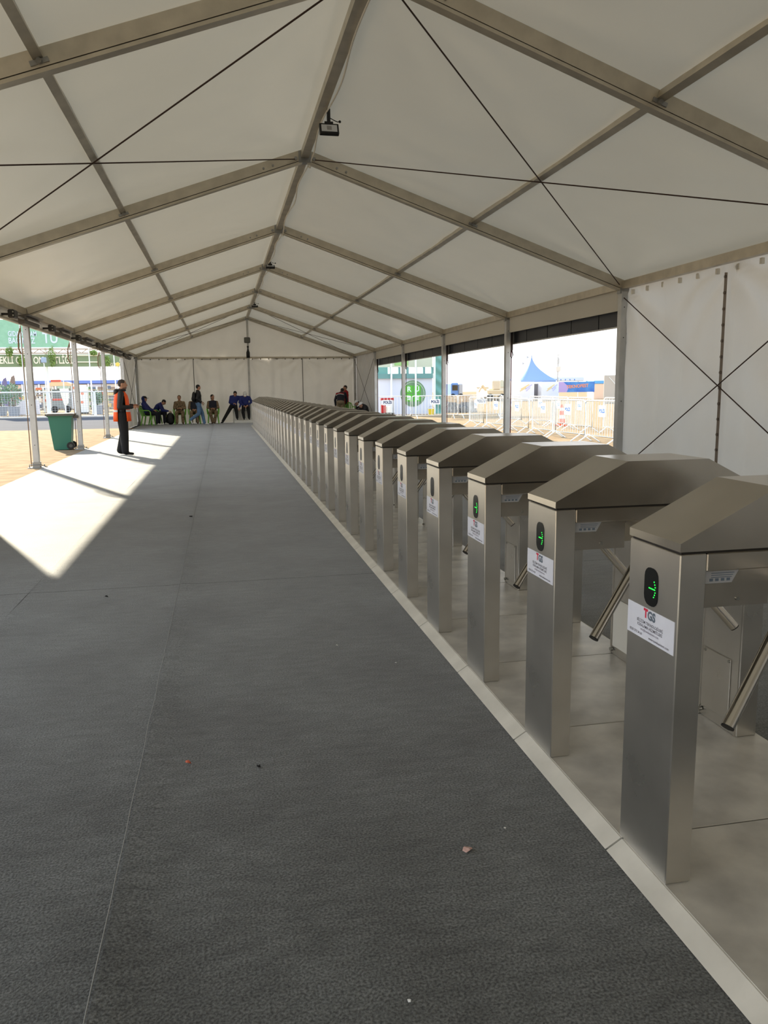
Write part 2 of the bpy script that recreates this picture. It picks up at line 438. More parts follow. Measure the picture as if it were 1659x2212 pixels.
# ------------------------------------------------------------------ tent arches
def arch(k):
    y = FY(k)
    lab = {-4: 'grey aluminium tent arch at the end behind the camera', -3: 'grey aluminium tent arch behind the camera position', -2: 'grey aluminium tent arch above the camera position',
           -1: 'nearest grey aluminium tent arch crossing the top of the picture',
           0: 'grey aluminium tent arch standing at the end of the near right wall',
           1: 'grey aluminium tent arch with the nearest visible left post',
           2: 'grey aluminium tent arch whose left post stands beside the green bin',
           3: 'grey aluminium tent arch whose left post stands just left of the orange vest',
           4: 'grey aluminium tent arch where the far closed bay begins',
           5: 'grey aluminium gable arch framing the far end wall'}[k]
    t = thing('tent_arch', lab, 'tent frame', (0, y, 0))
    for sx_, xe in ((-1, XL), (1, XR)):
        # post
        b = MB(); b.bbox((xe-0.055, -0.06, 0.10), (xe+0.055, 0.06, 2.98), 0.006)
        post = b.build('post', M_ALUP, t)
        for zz in (0.45, 1.25, 2.25, 2.72):
            MB().cyl((xe, -0.062, zz), (xe, -0.0585, zz), 0.009, n=8).build('bolt_hole', M_DARK, post)
        b = MB(); b.box((xe-0.15, -0.15, -0.012), (xe+0.15, 0.15, 0.004)); b.box((xe-0.07, -0.075, 0.0), (xe+0.07, 0.075, 0.11))
        b.cyl((xe-0.12, -0.1, 0), (xe-0.12, -0.1, 0.05), 0.012); b.cyl((xe+0.12, 0.1, 0), (xe+0.12, 0.1, 0.05), 0.012)
        b.build('base_plate', M_GALV, t)
        b = MB(); b.tube([(xe-0.13, -0.09, 0.06), (xe+0.1, -0.09, 0.06), (xe+0.14, -0.07, 0.03), (xe+0.2, -0.02, 0.005)], 0.008)
        b.build('ground_pin', M_GALV, t)
        # rafter: box section, dark groove, bottom flange
        e, rdg = Vector((xe, 0, ZE)), Vector((XM, 0, ZR))
        d = (rdg-e).normalized(); upv = Vector((-d.z, 0, d.x)) if d.x > 0 else Vector((d.z, 0, -d.x))
        e2 = e+d*0.02
        b = MB(); b.beam(e2, rdg, 0.085, 0.13, up=upv, off=(0, 0.02))
        raf = b.build('rafter', M_ALU, t)
        MB().beam(e2, rdg, 0.070, 0.012, up=upv, off=(0, -0.050)).build('groove', M_DARK, raf)
        MB().beam(e2, rdg, 0.095, 0.028, up=upv, off=(0, -0.069)).build('flange', M_ALU, raf)
        # corner bracket and mid-rafter clamp
        b = MB(); b.box((xe-0.075, -0.055, 2.93), (xe+0.075, 0.055, 3.02)); b.box((xe-0.05, -0.07, 2.96), (xe+0.05, 0.07, 3.10))
        b.build('corner_bracket', M_GALV, t)
        q = e+(rdg-e)*0.5
        b = MB(); b.beam(q-d*0.07+Vector((0, -0.05, 0)), q+d*0.07+Vector((0, -0.05, 0)), 0.012, 0.035, up=upv, off=(0, -0.01))
        b.cyl(q+Vector((0, -0.075, 0))-upv*0.01, q+Vector((0, -0.04, 0))-upv*0.01, 0.022, n=8)
        b.build('purlin_clamp', M_GALV, t)
        MB().cyl(q+Vector((0, 0.04, 0))-upv*0.03, q+Vector((0, 0.07, 0))-upv*0.03, 0.018, n=8).build('clamp_bolt', M_GALV, t)
        # splice bolts
        q = rdg-d*0.55
        for s_ in (-0.07, 0.07): MB().cyl(q+d*s_+Vector((0, -0.056, 0)), q+d*s_+Vector((0, -0.04, 0)), 0.016, n=8).build('splice_bolt', M_GALV, t)
    b = MB(); b.box((XM-0.09, -0.05, ZR-0.10), (XM+0.09, 0.05, ZR+0.06)); b.cyl((XM-0.13, -0.07, ZR-0.05), (XM-0.13, 0.07, ZR-0.05), 0.025); b.cyl((XM+0.13, -0.07, ZR-0.05), (XM+0.13, 0.07, ZR-0.05), 0.025)
    b.build('ridge_bracket', M_GALV, t)
    if 0 <= k <= 4:
        ms = mat('maroon_strap', (96, 28, 40), rough=0.8)
        b = MB(); x = XR+0.10
        b.beam((x, 0.02, 2.75), (x, 0.02, 0.02), 0.012, 0.035, up=(0, 1, 0))
        st = b.build('tie_down_strap', ms, t)
        b = MB(); b.box((x-0.04, -0.03, 2.30), (x+0.02, 0.06, 2.70)); b.tube([(x, 0, 2.35), (x+0.03, 0, 2.2), (x, 0, 2.12), (x-0.03, 0, 2.2), (x-0.02, 0, 2.4)], 0.012)
        b.build('ratchet', mat('ratchet_dark', (58, 48, 46), rough=0.6, metal=0.4), st)
    if 1 <= k <= 3:
        ms = mat('brown_strap', (120, 92, 66), rough=0.8)
        x = XL-0.10
        b = MB(); b.beam((x, -0.02, 2.8), (x, -0.02, 0.02), 0.012, 0.03, up=(0, 1, 0)); b.tube([(x, -0.03, 2.75), (x-0.05, -0.03, 2.6), (x-0.06, -0.03, 2.35), (x-0.02, -0.03, 2.25)], 0.016)
        b.build('tie_down_strap', ms, t)
    return t
for k in range(K0, K1+1): arch(k)

# longitudinal beams, one thing per run with a segment per bay
def beam_run(name, label, x, z, w, h, upv):
    t = struct(name, label=label)
    for k in range(K0, K1):
        MB().beam((x, FY(k)+0.045, z), (x, FY(k+1)-0.045, z), w, h, up=upv).build('beam_segment', M_ALU, t)
    return t
dl = Vector((XM-XL, 0, ZR-ZE)).normalized(); upl = Vector((-dl.z, 0, dl.x))
dr = Vector((XR-XM, 0, ZE-ZR)).normalized(); upr = Vector((-dr.z, 0, dr.x))
beam_run('trim_1', 'ridge beam running along the peak of the tent', XM, ZR+0.01, 0.11, 0.09, (0, 0, 1))
pl = Vector((XL, 0, ZE)).lerp(Vector((XM, 0, ZR)), 0.5)+upl*0.045
prr = Vector((XR, 0, ZE)).lerp(Vector((XM, 0, ZR)), 0.5)+upr*0.045
beam_run('trim_2', 'purlin halfway up the left roof slope', pl.x, pl.z, 0.075, 0.07, upl)
beam_run('trim_3', 'purlin halfway up the right roof slope', prr.x, prr.z, 0.075, 0.07, upr)
beam_run('trim_4', 'eave beam along the left side of the tent', XL, ZE+0.02, 0.10, 0.12, (0, 0, 1))
beam_run('trim_5', 'eave beam along the right side of the tent', XR, ZE+0.02, 0.10, 0.12, (0, 0, 1))

# ------------------------------------------------------------------ roof cloth
ce = struct('ceiling', label='pale beige tent roof cloth in panels between the arches')
def roof_disp(seed, amp):
    def f(u, v):     # u along the tent, v eave -> ridge
        edge = min(u, 1-u)*min(v, 1-v)*4
        w = 0.0
        # tension folds fanning from the eave corners and the ridge
        for (cu_, cv) in ((0, 0), (1, 0), (1, 1), (0, 1)):
            du, dv = (u-cu_)*BAY, (v-cv)*5.3
            r = math.hypot(du, dv)+0.05; a = math.atan2(dv, du)
            w += 0.010*math.sin(a*16+seed)*math.exp(-r/1.3)*min(1, r/0.4)*2.2*min(1, min(u, 1-u)*14)
        w += 0.012*noise.noise((u*9+seed, v*4, seed))*min(1, edge*3)
        w += 0.010*noise.noise((u*3+v*14+seed, v*3-u*5, seed))*min(1, edge*3)
        w -= 0.035*math.sin(math.pi*u)*math.sin(math.pi*v)
        return w*amp
    return f
for k in range(K0, K1):
    y0, y1 = FY(k)-(0.2 if k == K0 else 0), FY(k+1)+(0.2 if k == K1-1 else 0)
    for (xe, upv, s_) in ((XL, upl, 0), (XR, upr, 1)):
        e = Vector((xe, 0, ZE))+upv*0.092; rg = Vector((XM, 0, ZR))+Vector((0, 0, 0.10))
        ex = e-(rg-e).normalized()*0.12
        a = [Vector((ex.x, y0, ex.z)), Vector((ex.x, y1, ex.z)), Vector((rg.x, y0, rg.z)), Vector((rg.x, y1, rg.z))]
        if s_ == 0: fabric('roof_panel', a[0], a[1], a[2], a[3], 40, 40, roof_disp(k*1.7+s_, -1.0), M_ROOF, ce)
        else: fabric('roof_panel', a[1], a[0], a[3], a[2], 40, 40, roof_disp(k*1.7+s_*5, -1.0), M_ROOF, ce)

# ------------------------------------------------------------------ walls
def hang_disp(seed, amp=1.0):
    def f(u, v):
        w = 0.030*math.sin(u*21+seed+4.0*noise.noise((u*3, v*0.7, seed)))*(0.3+0.5*(1-v)+0.5*noise.noise((u*4, v, seed+3)))
        w += 0.060*noise.noise((u*6+seed*3, v*1.1, seed))
        w += 0.035*abs(noise.noise((u*4+v*3+seed, v*3-u*3, seed*2)))
        w += 0.020*abs(noise.noise((u*7-v*3+seed, v*2+u*5, seed*2+5)))
        for (cu_, cv) in ((0, 1), (1, 1)):
            du, dv = (u-cu_)*2.5, (v-cv)*3
            r = math.hypot(du, dv)+0.05; a = math.atan2(dv, du)
            w += 0.035*math.sin(a*11+seed)*math.exp(-r/1.3)*min(1, r/0.3)
        w += 0.004*(1 if abs((v*3) % 1-0.5) < 0.02 else 0)
        return w*amp*min(1, min(u, 1-u)*12)
    return f
wb = struct('wall_back', label='pale canvas gable wall closing the far end of the tent')
YB = FY(5)+0.12
xs = [XL-0.12, -1.2, XM, 3.8, XR+0.12]
for i in range(4):
    fabric('wall_panel', (xs[i]-0.01, YB, 0), (xs[i+1]+0.01, YB, 0), (xs[i]-0.01, YB, 2.95), (xs[i+1]+0.01, YB, 2.95), 44, 36, hang_disp(i*2.3+1, 1.5), M_WALLC, wb)
b = MB(); b.add([(XL-0.12, YB, 2.93), (XR+0.12, YB, 2.93), (XR+0.12, YB, 3.10), (XM, YB, ZR+0.1), (XL-0.12, YB, 3.10)], [(0, 1, 2, 3, 4)])
b.build('gable_panel', M_WALLC, wb)
wf = struct('wall_front_added', label='pale canvas end wall added out of view behind the camera')  # unseen wall, added to keep daylight off the near turnstile sides
YF = FY(K0)-0.1
for i in range(4): fabric('wall_panel', (xs[i+1], YF, 0), (xs[i], YF, 0), (xs[i+1], YF, 3.0), (xs[i], YF, 3.0), 12, 12, hang_disp(i*1.3+9, 0.9), M_WALLC, wf)
MB().add([(XR, YF, 3.0), (XL, YF, 3.0), (XL, YF, 3.14), (XM, YF, ZR+0.1), (XR, YF, 3.14)], [(0, 1, 2, 3, 4)]).build('gable_panel', M_WALLC, wf)
gf = struct('trim_6', label='horizontal beam and middle post of the far gable wall')
b = MB(); b.bbox((XL, FY(5)-0.05, 2.93), (XR, FY(5)+0.05, 3.01), 0.004); b.build('beam', M_ALU, gf)
b = MB(); b.bbox((XM-0.045, FY(5)-0.06, 0.0), (XM+0.045, FY(5)+0.05, ZR-0.08), 0.005); b.build('post', M_ALUP, gf)
for x in (-1.2, 3.8):
    MB().beam((x, FY(5)+0.03, 0.02), (x, FY(5)+0.03, 2.94), 0.03, 0.012, up=(0, 1, 0)).build('lacing_strip', M_GREYP, gf)
for i in range(26):
    x = XL+0.25+i*(XR-XL-0.5)/25
    MB().box((x-0.02, FY(5)-0.03, 2.88), (x+0.02, FY(5)+0.02, 2.935)).build('hook', M_GREYP, gf)

def side_wall(root, x, k, seed, sgn, splits=2, y_from=None, m=None):
    m = m or M_WALLC
    y0 = FY(k) if y_from is None else y_from; y1 = FY(k+1)+0.07
    for i in range(splits):
        a, c = y0+(y1-y0)*i/splits, y0+(y1-y0)*(i+1)/splits
        if sgn > 0: fabric('wall_panel', (x, c, 0), (x, a, 0), (x, c, 3.09), (x, a, 3.09), 40, 40, hang_disp(seed+i*1.9, 1.3), m, root)
        else: fabric('wall_panel', (x, a, 0), (x, c, 0), (x, a, 3.09), (x, c, 3.09), 40, 40, hang_disp(seed+i*1.9, 1.3), m, root)
    return root
wr_ = struct('wall_right', label='white canvas side wall on the right with laced seams')
for k in (-4, -3, -2, -1): side_wall(wr_, XR+0.09, k, 3.0+k, 1, m=M_WALLR)
side_wall(wr_, XR+0.09, 4, 11.0, 1)
wl_ = struct('wall_left', label='white canvas side wall on the left')
for k in (-1,): side_wall(wl_, XL-0.09, k, 6.0+k, -1)
side_wall(wl_, XL-0.09, 4, 15.0, -1, splits=2, y_from=FY(4)+0.75)
fabric('wall_panel', (XL-0.08, FY(4), 0), (XL-0.08, FY(4)+0.62, 0), (XL-0.08, FY(4), 2.98), (XL-0.08, FY(4)+0.70, 2.98), 12, 30, hang_disp(21, 0.8), M_WALLC, wl_)
# lacing strip with grommets down the middle of the near right wall
ls = struct('trim_7', label='dark laced seam with grommets down the near right wall')
yl = FY(-1)+BAY/2+0.03
MB().beam((XR+0.05, yl, 0.02), (XR+0.05, yl, 2.90), 0.012, 0.035, up=(1, 0, 0)).build('lacing_strip', mat('lacing_grey', (134, 122, 110), rough=0.8), ls)
for i in range(14):
    z = 0.25+i*0.2
    MB().cyl((XR+0.035, yl, z), (XR+0.05, yl, z), 0.022, n=8).build('grommet', mat('grommet', (92, 80, 70), rough=0.5, metal=0.5), ls)
for i in range(12):
    y = FY(-1)+0.2+i*0.43
    MB().box((XR+0.02, y-0.02, 2.90), (XR+0.06, y+0.02, 2.97)).build('hook', M_CORD, ls)
# rolled-up side curtains: cloth band under the eave in the open bays
for k in range(0, 4):
    vr = thing('valance', 'cream cloth valance over the right opening, %s bay from the near wall' % ordinal(k+1), 'valance', (0, FY(k), 0))
    fabric('cloth_band', (XR+0.02, BAY-0.07, 2.68), (XR+0.02, 0.07, 2.68), (XR+0.02, BAY-0.07, 3.10), (XR+0.02, 0.07, 3.10), 24, 4,
           lambda u, v, k=k: 0.006*noise.noise((u*6+k, v, 1)), M_ROOF, vr)
    MB().cyl((XR+0.02, 0.08, 2.685), (XR+0.02, BAY-0.08, 2.685), 0.006, n=6).build('hem', M_ROOF, vr)
    vl = thing('valance', 'rolled beige side curtain under the left eave, %s open bay from the camera' % ordinal(k+1), 'valance', (0, FY(k), 0))
    fabric('cloth_band', (XL-0.02, 0.05, 2.84), (XL-0.02, BAY-0.05, 2.84), (XL-0.02, 0.05, 3.10), (XL-0.02, BAY-0.05, 3.10), 24, 4,
           lambda u, v, k=k: 0.006*noise.noise((u*6+k, v, 7)), M_WALLC, vl)
    MB().cyl((XL-0.02, 0.06, 2.82), (XL-0.02, BAY-0.06, 2.82), 0.035, n=10).build('roll', M_ROOF, vl)
# dark fascia of the neighbouring canopy outside the right side
fa = thing('canopy_fascia', 'long dark panelled fascia hanging outside the right openings', 'fascia', (XR+0.15, FY(0), 0))
M_FAS = mat('dark_fascia', (26, 28, 36), rough=0.4, noise_s=2, noise_a=0.1)
n_p = 19; pw = (FY(4)-FY(0)+0.3)/n_p
for i in range(n_p):
    MB().bbox((0, i*pw+0.012, 2.45), (0.03, (i+1)*pw-0.012, 3.02), 0.004).build('panel', M_FAS, fa)
MB().box((-0.005, 0, 2.435), (0.04, n_p*pw, 2.455)).build('bottom_rail', M_ALUP, fa)
MB().box((0.03, 0, 2.46), (0.045, n_p*pw, 3.0)).build('backing', M_DARK, fa)
for k in range(0, 5):
    MB().beam((-0.10, k*BAY, 2.97), (0.02, k*BAY, 2.97), 0.04, 0.04).build('bracket', M_GALV, fa)

# ------------------------------------------------------------------ bracing cables
def cable(a, c, label, group=None):
    a, c = Vector(a), Vector(c)
    o = MB().cyl(a, c, 0.008, n=6).build('bracing_cable', M_CABLE)
    return tag(o, label, 'cable', group)
zc = -0.07
def roofpt(side, k, f):
    xe = XL if side < 0 else XR; upv = upl if side < 0 else upr
    return Vector((xe, FY(k), ZE)).lerp(Vector((XM, FY(k), ZR)), f)+upv*zc*0.2
for (s_, nm) in ((-1, 'left'), (1, 'right')):
    a = 0.02; c_ = 0.97
    for kk, wh in ((-1, 'near'), (4, 'far')):
        off = Vector((0, 0.07, 0))
        cable(roofpt(s_, kk, c_)+off, roofpt(s_, kk+1, a)-off, 'dark bracing cable under the %s roof slope, %s bay, sloping down with distance' % (nm, wh))
        cable(roofpt(s_, kk, a)+off, roofpt(s_, kk+1, c_)-off, 'dark bracing cable under the %s roof slope, %s bay, rising with distance' % (nm, wh))
for kk, wh in ((-1, 'near'), (4, 'far')):
    x = XR-0.005
    cable((x, FY(kk)+0.07, 2.86), (x, FY(kk+1)-0.07, 0.12), 'thin bracing cable crossing the %s right wall, dropping away from the camera' % wh)
    cable((x-0.012, FY(kk)+0.07, 0.12), (x-0.012, FY(kk+1)-0.07, 2.86), 'thin bracing cable crossing the %s right wall, rising away from the camera' % wh)
x = XL+0.01
cable((x, FY(4)+0.07, 2.86), (x, FY(5)-0.07, 0.12), 'thin bracing cable on the far left wall, dropping away from the camera')
cable((x+0.012, FY(4)+0.07, 0.12), (x+0.012, FY(5)-0.07, 2.86), 'thin bracing cable on the far left wall, rising away from the camera')

# ------------------------------------------------------------------ ridge: cord and floodlights
pts = []
y = 1.0
while y < FY(4)-0.3:
    sag = 0.03*abs(math.sin(y*1.9))
    pts.append((XM+0.06+0.025*math.sin(y*2.3)+0.015*noise.noise((y, 0, 0)), y, ZR-0.055-sag*0.6-(0.07 if abs((y-YA) % BAY) < 0.12 else 0))); y += 0.16
o = MB().tube(pts, 0.010, 6).build('power_cord', M_CORD); tag(o, 'white power cord tied along the ridge beam', 'cord')
M_LENS = mat('lamp_lens', (205, 208, 212), rough=0.25)
def floodlight(y, z, tilt, label):
    t = thing('floodlight', label, 'floodlight', (XM+0.07, y, z), 0)
    Mx = Matrix.Rotation(tilt, 4, 'X')
    b = MB(); b.bbox((-0.115, -0.025, -0.085), (0.115, 0.03, 0.055), 0.008, M=Mx); b.build('housing', M_BLACK, t)
    b = MB(); b.box((-0.092, -0.029, -0.065), (0.092, -0.0255, 0.028), M=Mx); b.build('lens', M_LENS, t)
    b = MB(); b.box((-0.028, -0.0305, -0.045), (0.028, -0.0295, 0.010), M=Mx); b.build('led_plate', mat('led_plate', (150, 150, 150), rough=0.4), t)
    b = MB(); b.box((-0.02, 0.0, 0.03), (0.02, 0.025, ZR-0.03-z)); b.box((-0.05, -0.01, 0.03), (0.05, 0.02, 0.075)); b.build('hanger', M_BLACK, t)
    b = MB(); b.tube([(0.02, 0.02, 0.12), (0.07, 0.03, 0.10), (0.11, 0.03, 0.085), (0.13, 0.03, 0.09)], 0.005); b.ell((0.135, 0.03, 0.09), (0.016, 0.012, 0.016), 8, 6); b.build('wire', M_BLACK, t)
floodlight(9.75, 4.52, math.radians(-25), 'black floodlight hanging from the ridge nearest the camera')
floodlight(21.1, 4.62, math.radians(-62), 'black floodlight at the ridge in the middle of the tent')
floodlight(30.7, 4.60, math.radians(-70), 'black floodlight at the ridge towards the far gable')

# boxes on the gable post
t = thing('junction_box', 'square grey box high on the middle post of the gable', 'junction box', (1.27, FY(5)-0.06, 3.76))
MB().bbox((-0.14, -0.10, -0.13), (0.14, 0.0, 0.13), 0.03).build('case', M_GREYP, t)
MB().box((-0.10, -0.104, -0.09), (0.10, -0.098, 0.09)).build('cover', mat('cover_grey', (104, 104, 98), rough=0.6), t)
t = thing('siren_lamp', 'black bottle-shaped lamp at the gable cross beam', 'lamp', (1.29, FY(5)-0.10, 2.98))
b = MB(); b.tube([(0, 0, 0.0), (0, 0, 0.02), (0, 0, 0.22), (0, 0, 0.34), (0, 0, 0.40)], [0.06, 0.085, 0.085, 0.04, 0.035], 10); b.build('body', M_BLACK, t)
b = MB(); b.cyl((0, 0, 0.44), (0, 0, 0.52), 0.045, n=10); b.cyl((0, 0, 0.40), (0, 0, 0.44), 0.02, n=8); b.build('cap', M_BLACK, t)
b = MB(); b.box((-0.09, -0.02, -0.02), (0.09, 0.10, 0.0)); b.build('bracket', M_BLACK, t)

# lamps along the left eave
def eave_lamp(i, y0):
    t = thing('eave_lamp', 'dark grey hooded lamp on a black mount under the left eave, %s from the camera' % ordinal(i+1), 'lamp', (-3.52, y0, 2.86), group='hooded lamps along the left eave')
    b = MB(); b.bbox((-0.06, -0.14, -0.075), (0.05, 0.14, 0.075), 0.02); b.box((-0.19, -0.03, -0.02), (-0.05, 0.03, 0.02)); b.build('mount', M_BLACK, t)
    b = MB()
    for z in (-0.03, 0.03): b.cyl((0.03, -0.143, z), (0.03, -0.138, z), 0.013, n=8)
    b.build('screw', M_BOLT, t)
    MB().cyl((0, 0.1, -0.01), (0, 0.85, -0.02), 0.018, n=8).build('rod', M_GALV, t)
    # angled hood
    b = MB(); b.prism([(-0.10, 0.05), (0.10, 0.075), (0.12, 0.062), (0.03, 0.03), (0.02, -0.10), (-0.05, -0.12), (-0.09, -0.10)], 'y', 0.72, 1.95)
    b.build('hood', mat('hood_grey', (88, 84, 80), rough=0.5, metal=0.3), t, fix=True)
    MB().cyl((0.055, 0.80, -0.02), (0.055, 1.88, -0.02), 0.02, n=8).build('heating_tube', mat('tube_glass', (150, 146, 140), rough=0.2), t)
for i in range(6): eave_lamp(i, 15.2+i*3.3)

# ------------------------------------------------------------------ turnstiles
TX, TY, TS, TW = 1.2255, 2.20, 0.834, 0.275      # left face x, far edge y of the first, spacing, width
TZ0, TZ1, TL = 0.036, 1.066, 0.925               # plate top, lid bottom edge, length
N_T = 38
M_WIN = mat('display_black', (10, 11, 10), rough=0.15)
M_LED = mat('green_led', (30, 255, 70), rough=0.5, emit=2.2)
M_STK = mat('white_sticker', (226, 230, 244), rough=0.35, noise_s=9, noise_a=0.05)
M_STK2 = mat('grey_sticker', (170, 172, 176), rough=0.4)
M_RED = mat('print_red', (214, 40, 74), rough=0.5)
M_SLATE = mat('print_slate', (98, 112, 128), rough=0.5)
M_INK = mat('print_ink', (62, 56, 72), rough=0.5)
M_INK2 = mat('print_ink_light', (124, 112, 132), rough=0.5)
M_WHITE = mat('white_panel', (226, 224, 216), rough=0.5)

def make_turnstile(leds=True, white_panel=False, detail=True):
    """local origin at the front-left foot: x along the body, y across (0 = far edge, negative = near), z up from the plate"""
    t = thing('turnstile', 'x', 'turnstile')
    W = TW; z1 = TZ1-TZ0-0.032
    # front leg
    lg = MB().bbox((0, -W, 0), (0.082, 0, z1), 0.003).build('leg', M_STEEL, t)
    # rear leg
    lg2 = MB().bbox((TL-0.095, -W, 0), (TL-0.002, 0, z1), 0.003).build('leg', M_STEEL, t)
    if detail:
        xi = TL-0.095
        b = MB(); b.box((xi-0.004, -W+0.004, 0.0), (xi, -W+0.018, z1-0.15)); b.box((xi-0.004, -0.018, 0.0), (xi, -0.004, z1-0.15)); b.build('leg_lip', M_STEEL, lg2)
        ap = MB().bbox((xi-0.006, -W+0.055, 0.05), (xi-0.0005, -0.03, 0.32), 0.002).build('access_panel', M_WHITE if white_panel else M_STEEL, lg2)
        for (yy, zz) in ((-W+0.065, 0.31), (-0.045, 0.31)):
            MB().cyl((xi-0.010, yy, zz), (xi-0.005, yy, zz), 0.007, n=8).build('screw', M_BOLT, lg2)
        for yy in (-W+0.03, -0.03):
            MB().cyl((xi-0.018, yy, 0.03), (xi-0.004, yy, 0.03), 0.011, n=6).build('anchor_bolt', M_BOLT, lg2)
    # lid: long hood with sloped ends and flat top, dark shadow gap beneath
    zl = TZ1-TZ0
    MB().box((0.006, -W+0.006, z1), (TL-0.008, -0.006, zl-0.022)).build('shadow_gap', M_DARK, t)
    b = MB(); b.prism([(-0.002, zl-0.024), (TL, zl-0.024), (TL, zl), (TL-0.29, zl+0.147), (0.29, zl+0.147), (-0.002, zl)], 'y', -W-0.002, 0.002)
    b.build('lid', M_STEELH, t, fix=True)
    # top rail under the lid
    MB().bbox((0.084, -W+0.001, z1-0.052), (TL-0.097, -0.001, z1), 0.003).build('top_rail', M_STEELH, t)
    # mechanism box with a chamfered underside on the passage side
    zb = 0.835
    b = MB(); b.prism([(-W+0.022, z1-0.053), (-0.022, z1-0.053), (-0.022, zb), (-W+0.022, zb)], 'x', 0.084, 0.30)
    b.prism([(-W+0.022, z1-0.053), (-0.022, z1-0.053), (-0.022, zb), (-0.13, zb), (-W+0.022, zb+0.10)], 'x', 0.302, TL-0.302)
    b.prism([(-W+0.022, z1-0.053), (-0.022, z1-0.053), (-0.022, zb), (-W+0.022, zb)], 'x', TL-0.30, TL-0.097)
    box = b.build('mechanism_box', M_STEELH, t, fix=True)
    if detail:
        b = MB(); b.cyl((0.20, -W+0.018, zb+0.022), (0.20, -W+0.023, zb+0.022), 0.006, n=8); b.cyl((TL-0.2, -W+0.018, zb+0.022), (TL-0.2, -W+0.023, zb+0.022), 0.006, n=8)
        b.build('screw', M_BOLT, box)
        st = MB().prism([(0.088, z1-0.055), (0.20, z1-0.055), (0.178, z1-0.092), (0.088, z1-0.092)], 'y', -W+0.0205, -W+0.0215).build('instruction_sticker', M_STK2, box)
        b = MB()
        for i in range(4): b.box((0.107+i*0.018, -W+0.0198, z1-0.086), (0.118+i*0.018, -W+0.0203, z1-0.078))
        for i in range(3): b.box((0.112, -W+0.0198, z1-0.062-i*0.006), (0.185-i*0.004, -W+0.0203, z1-0.064-i*0.006))
        b.build('pictogram', M_SLATE, st)
    # tripod hub and arms
    hub = Vector((TL/2, -W+0.105, zb+0.045)); ax = Vector((0, -1, -1)).normalized()
    MB().cyl(hub-ax*0.05, hub+ax*0.045, 0.062, 0.05, n=14).build('hub', M_CHROME, t)
    for dvec in (Vector((0, -1, 0)), Vector((0.612, -0.25, -0.75)).normalized(), Vector((-0.612, -0.25, -0.75)).normalized()):
        h0 = hub+ax*0.015
        ar = MB().cyl(h0, h0+dvec*0.50, 0.019, n=16).build('arm', M_CHROME, t)
        MB().cyl(h0+dvec*0.50, h0+dvec*0.504, 0.0188, n=16).build('end_cap', M_BLACK, ar)
    # display window on the front leg (stadium shape, slightly recessed frame)
    yc, zc_ = -0.132, 0.872
    def stadium(hw, hh, r):
        p = []
        for cxx, czz, a0 in ((hw-r, hh-r, 0), (-hw+r, hh-r, 90), (-hw+r, -hh+r, 180), (hw-r, -hh+r, 270)):
            for i in range(5):
                a = math.radians(a0+i*22.5); p.append((yc+cxx+r*math.cos(a), zc_+czz+r*math.sin(a)))
        return p
    dw = MB().prism(stadium(0.038, 0.058, 0.030), 'x', -0.0015, 0.002).build('display_window', M_WIN, t, fix=True)
    if leds:
        b = MB()
        dots = [(-0.012+i*0.0062, 0.0) for i in range(6)]+[(0.0145, 0.023), (0.0185, 0.0155), (0.0215, 0.008), (0.0145, -0.023), (0.0185, -0.0155), (0.0215, -0.008)]
        for (a, c) in dots:      # image right is the near edge (-y)
            b.cyl((-0.0025, yc-0.003-a, zc_-0.004+c), (-0.0016, yc-0.003-a, zc_-0.004+c), 0.0019, n=8)
        b.build('led_arrow', M_LED, dw)
    # sticker with the lettering
    zs0, zs1 = 0.703, 0.802
    sk_ = MB().box((-0.0012, -W+0.012, zs0), (0.0, -0.003, zs1)).build('sticker', M_STK, t)
    if detail:
        R_, U_ = (0, -1, 0), (0, 0, 1); cy_ = -W/2+0.004; X = -0.0016
        put_text(sk_, 'T', 0.036, M_RED, (X, cy_+0.024, zs1-0.018), R_, U_, bold=0.06)
        put_text(sk_, 'GS', 0.036, M_SLATE, (X, cy_-0.008, zs1-0.020), R_, U_, bold=0.05)
        put_text(sk_, 'BİLİŞİM TEKNOLOJİLERİ', 0.0128, M_INK, (X, cy_, zs1-0.047), R_, U_, bold=0.006)
        put_text(sk_, 'KİRALAMA HİZMETLERİ', 0.0128, M_INK, (X, cy_, zs1-0.060), R_, U_, bold=0.006)
        put_text(sk_, 'info@tumikasistem.com', 0.0105, M_INK2, (X, cy_, zs1-0.072), R_, U_)
        put_text(sk_, '0538 370 34 69', 0.0115, M_INK, (X, cy_+0.078, zs1-0.087), R_, U_, bold=0.004)
        put_text(sk_, 'www.tumikasistem.com', 0.0115, M_INK, (X, cy_-0.052, zs1-0.088), R_, U_, bold=0.004)
    return t
proto = {'led': make_turnstile(True, False), 'ledw': make_turnstile(True, True), 'plain': make_turnstile(False, False), 'far': make_turnstile(False, False, detail=False)}
GT = 'steel turnstiles in a row across the tent'
used = set()
for i in range(N_T):
    kind = 'ledw' if i == 2 else 'led' if i < 3 else 'plain' if i < 16 else 'far'
    o = proto[kind] if kind not in used else copy_tree(proto[kind]); used.add(kind)
    o.location = (TX+0.004*noise.noise((i*1.7, 0, 0)), TY+TS*i, TZ0)
    if i == 0: lab = 'brushed steel tripod turnstile nearest the camera'
    elif i == N_T-1: lab = 'last brushed steel tripod turnstile at the far end of the row'
    else: lab = 'brushed steel tripod turnstile, %s in the row from the camera' % ordinal(i+1)
    tag(o, lab, 'turnstile', GT)
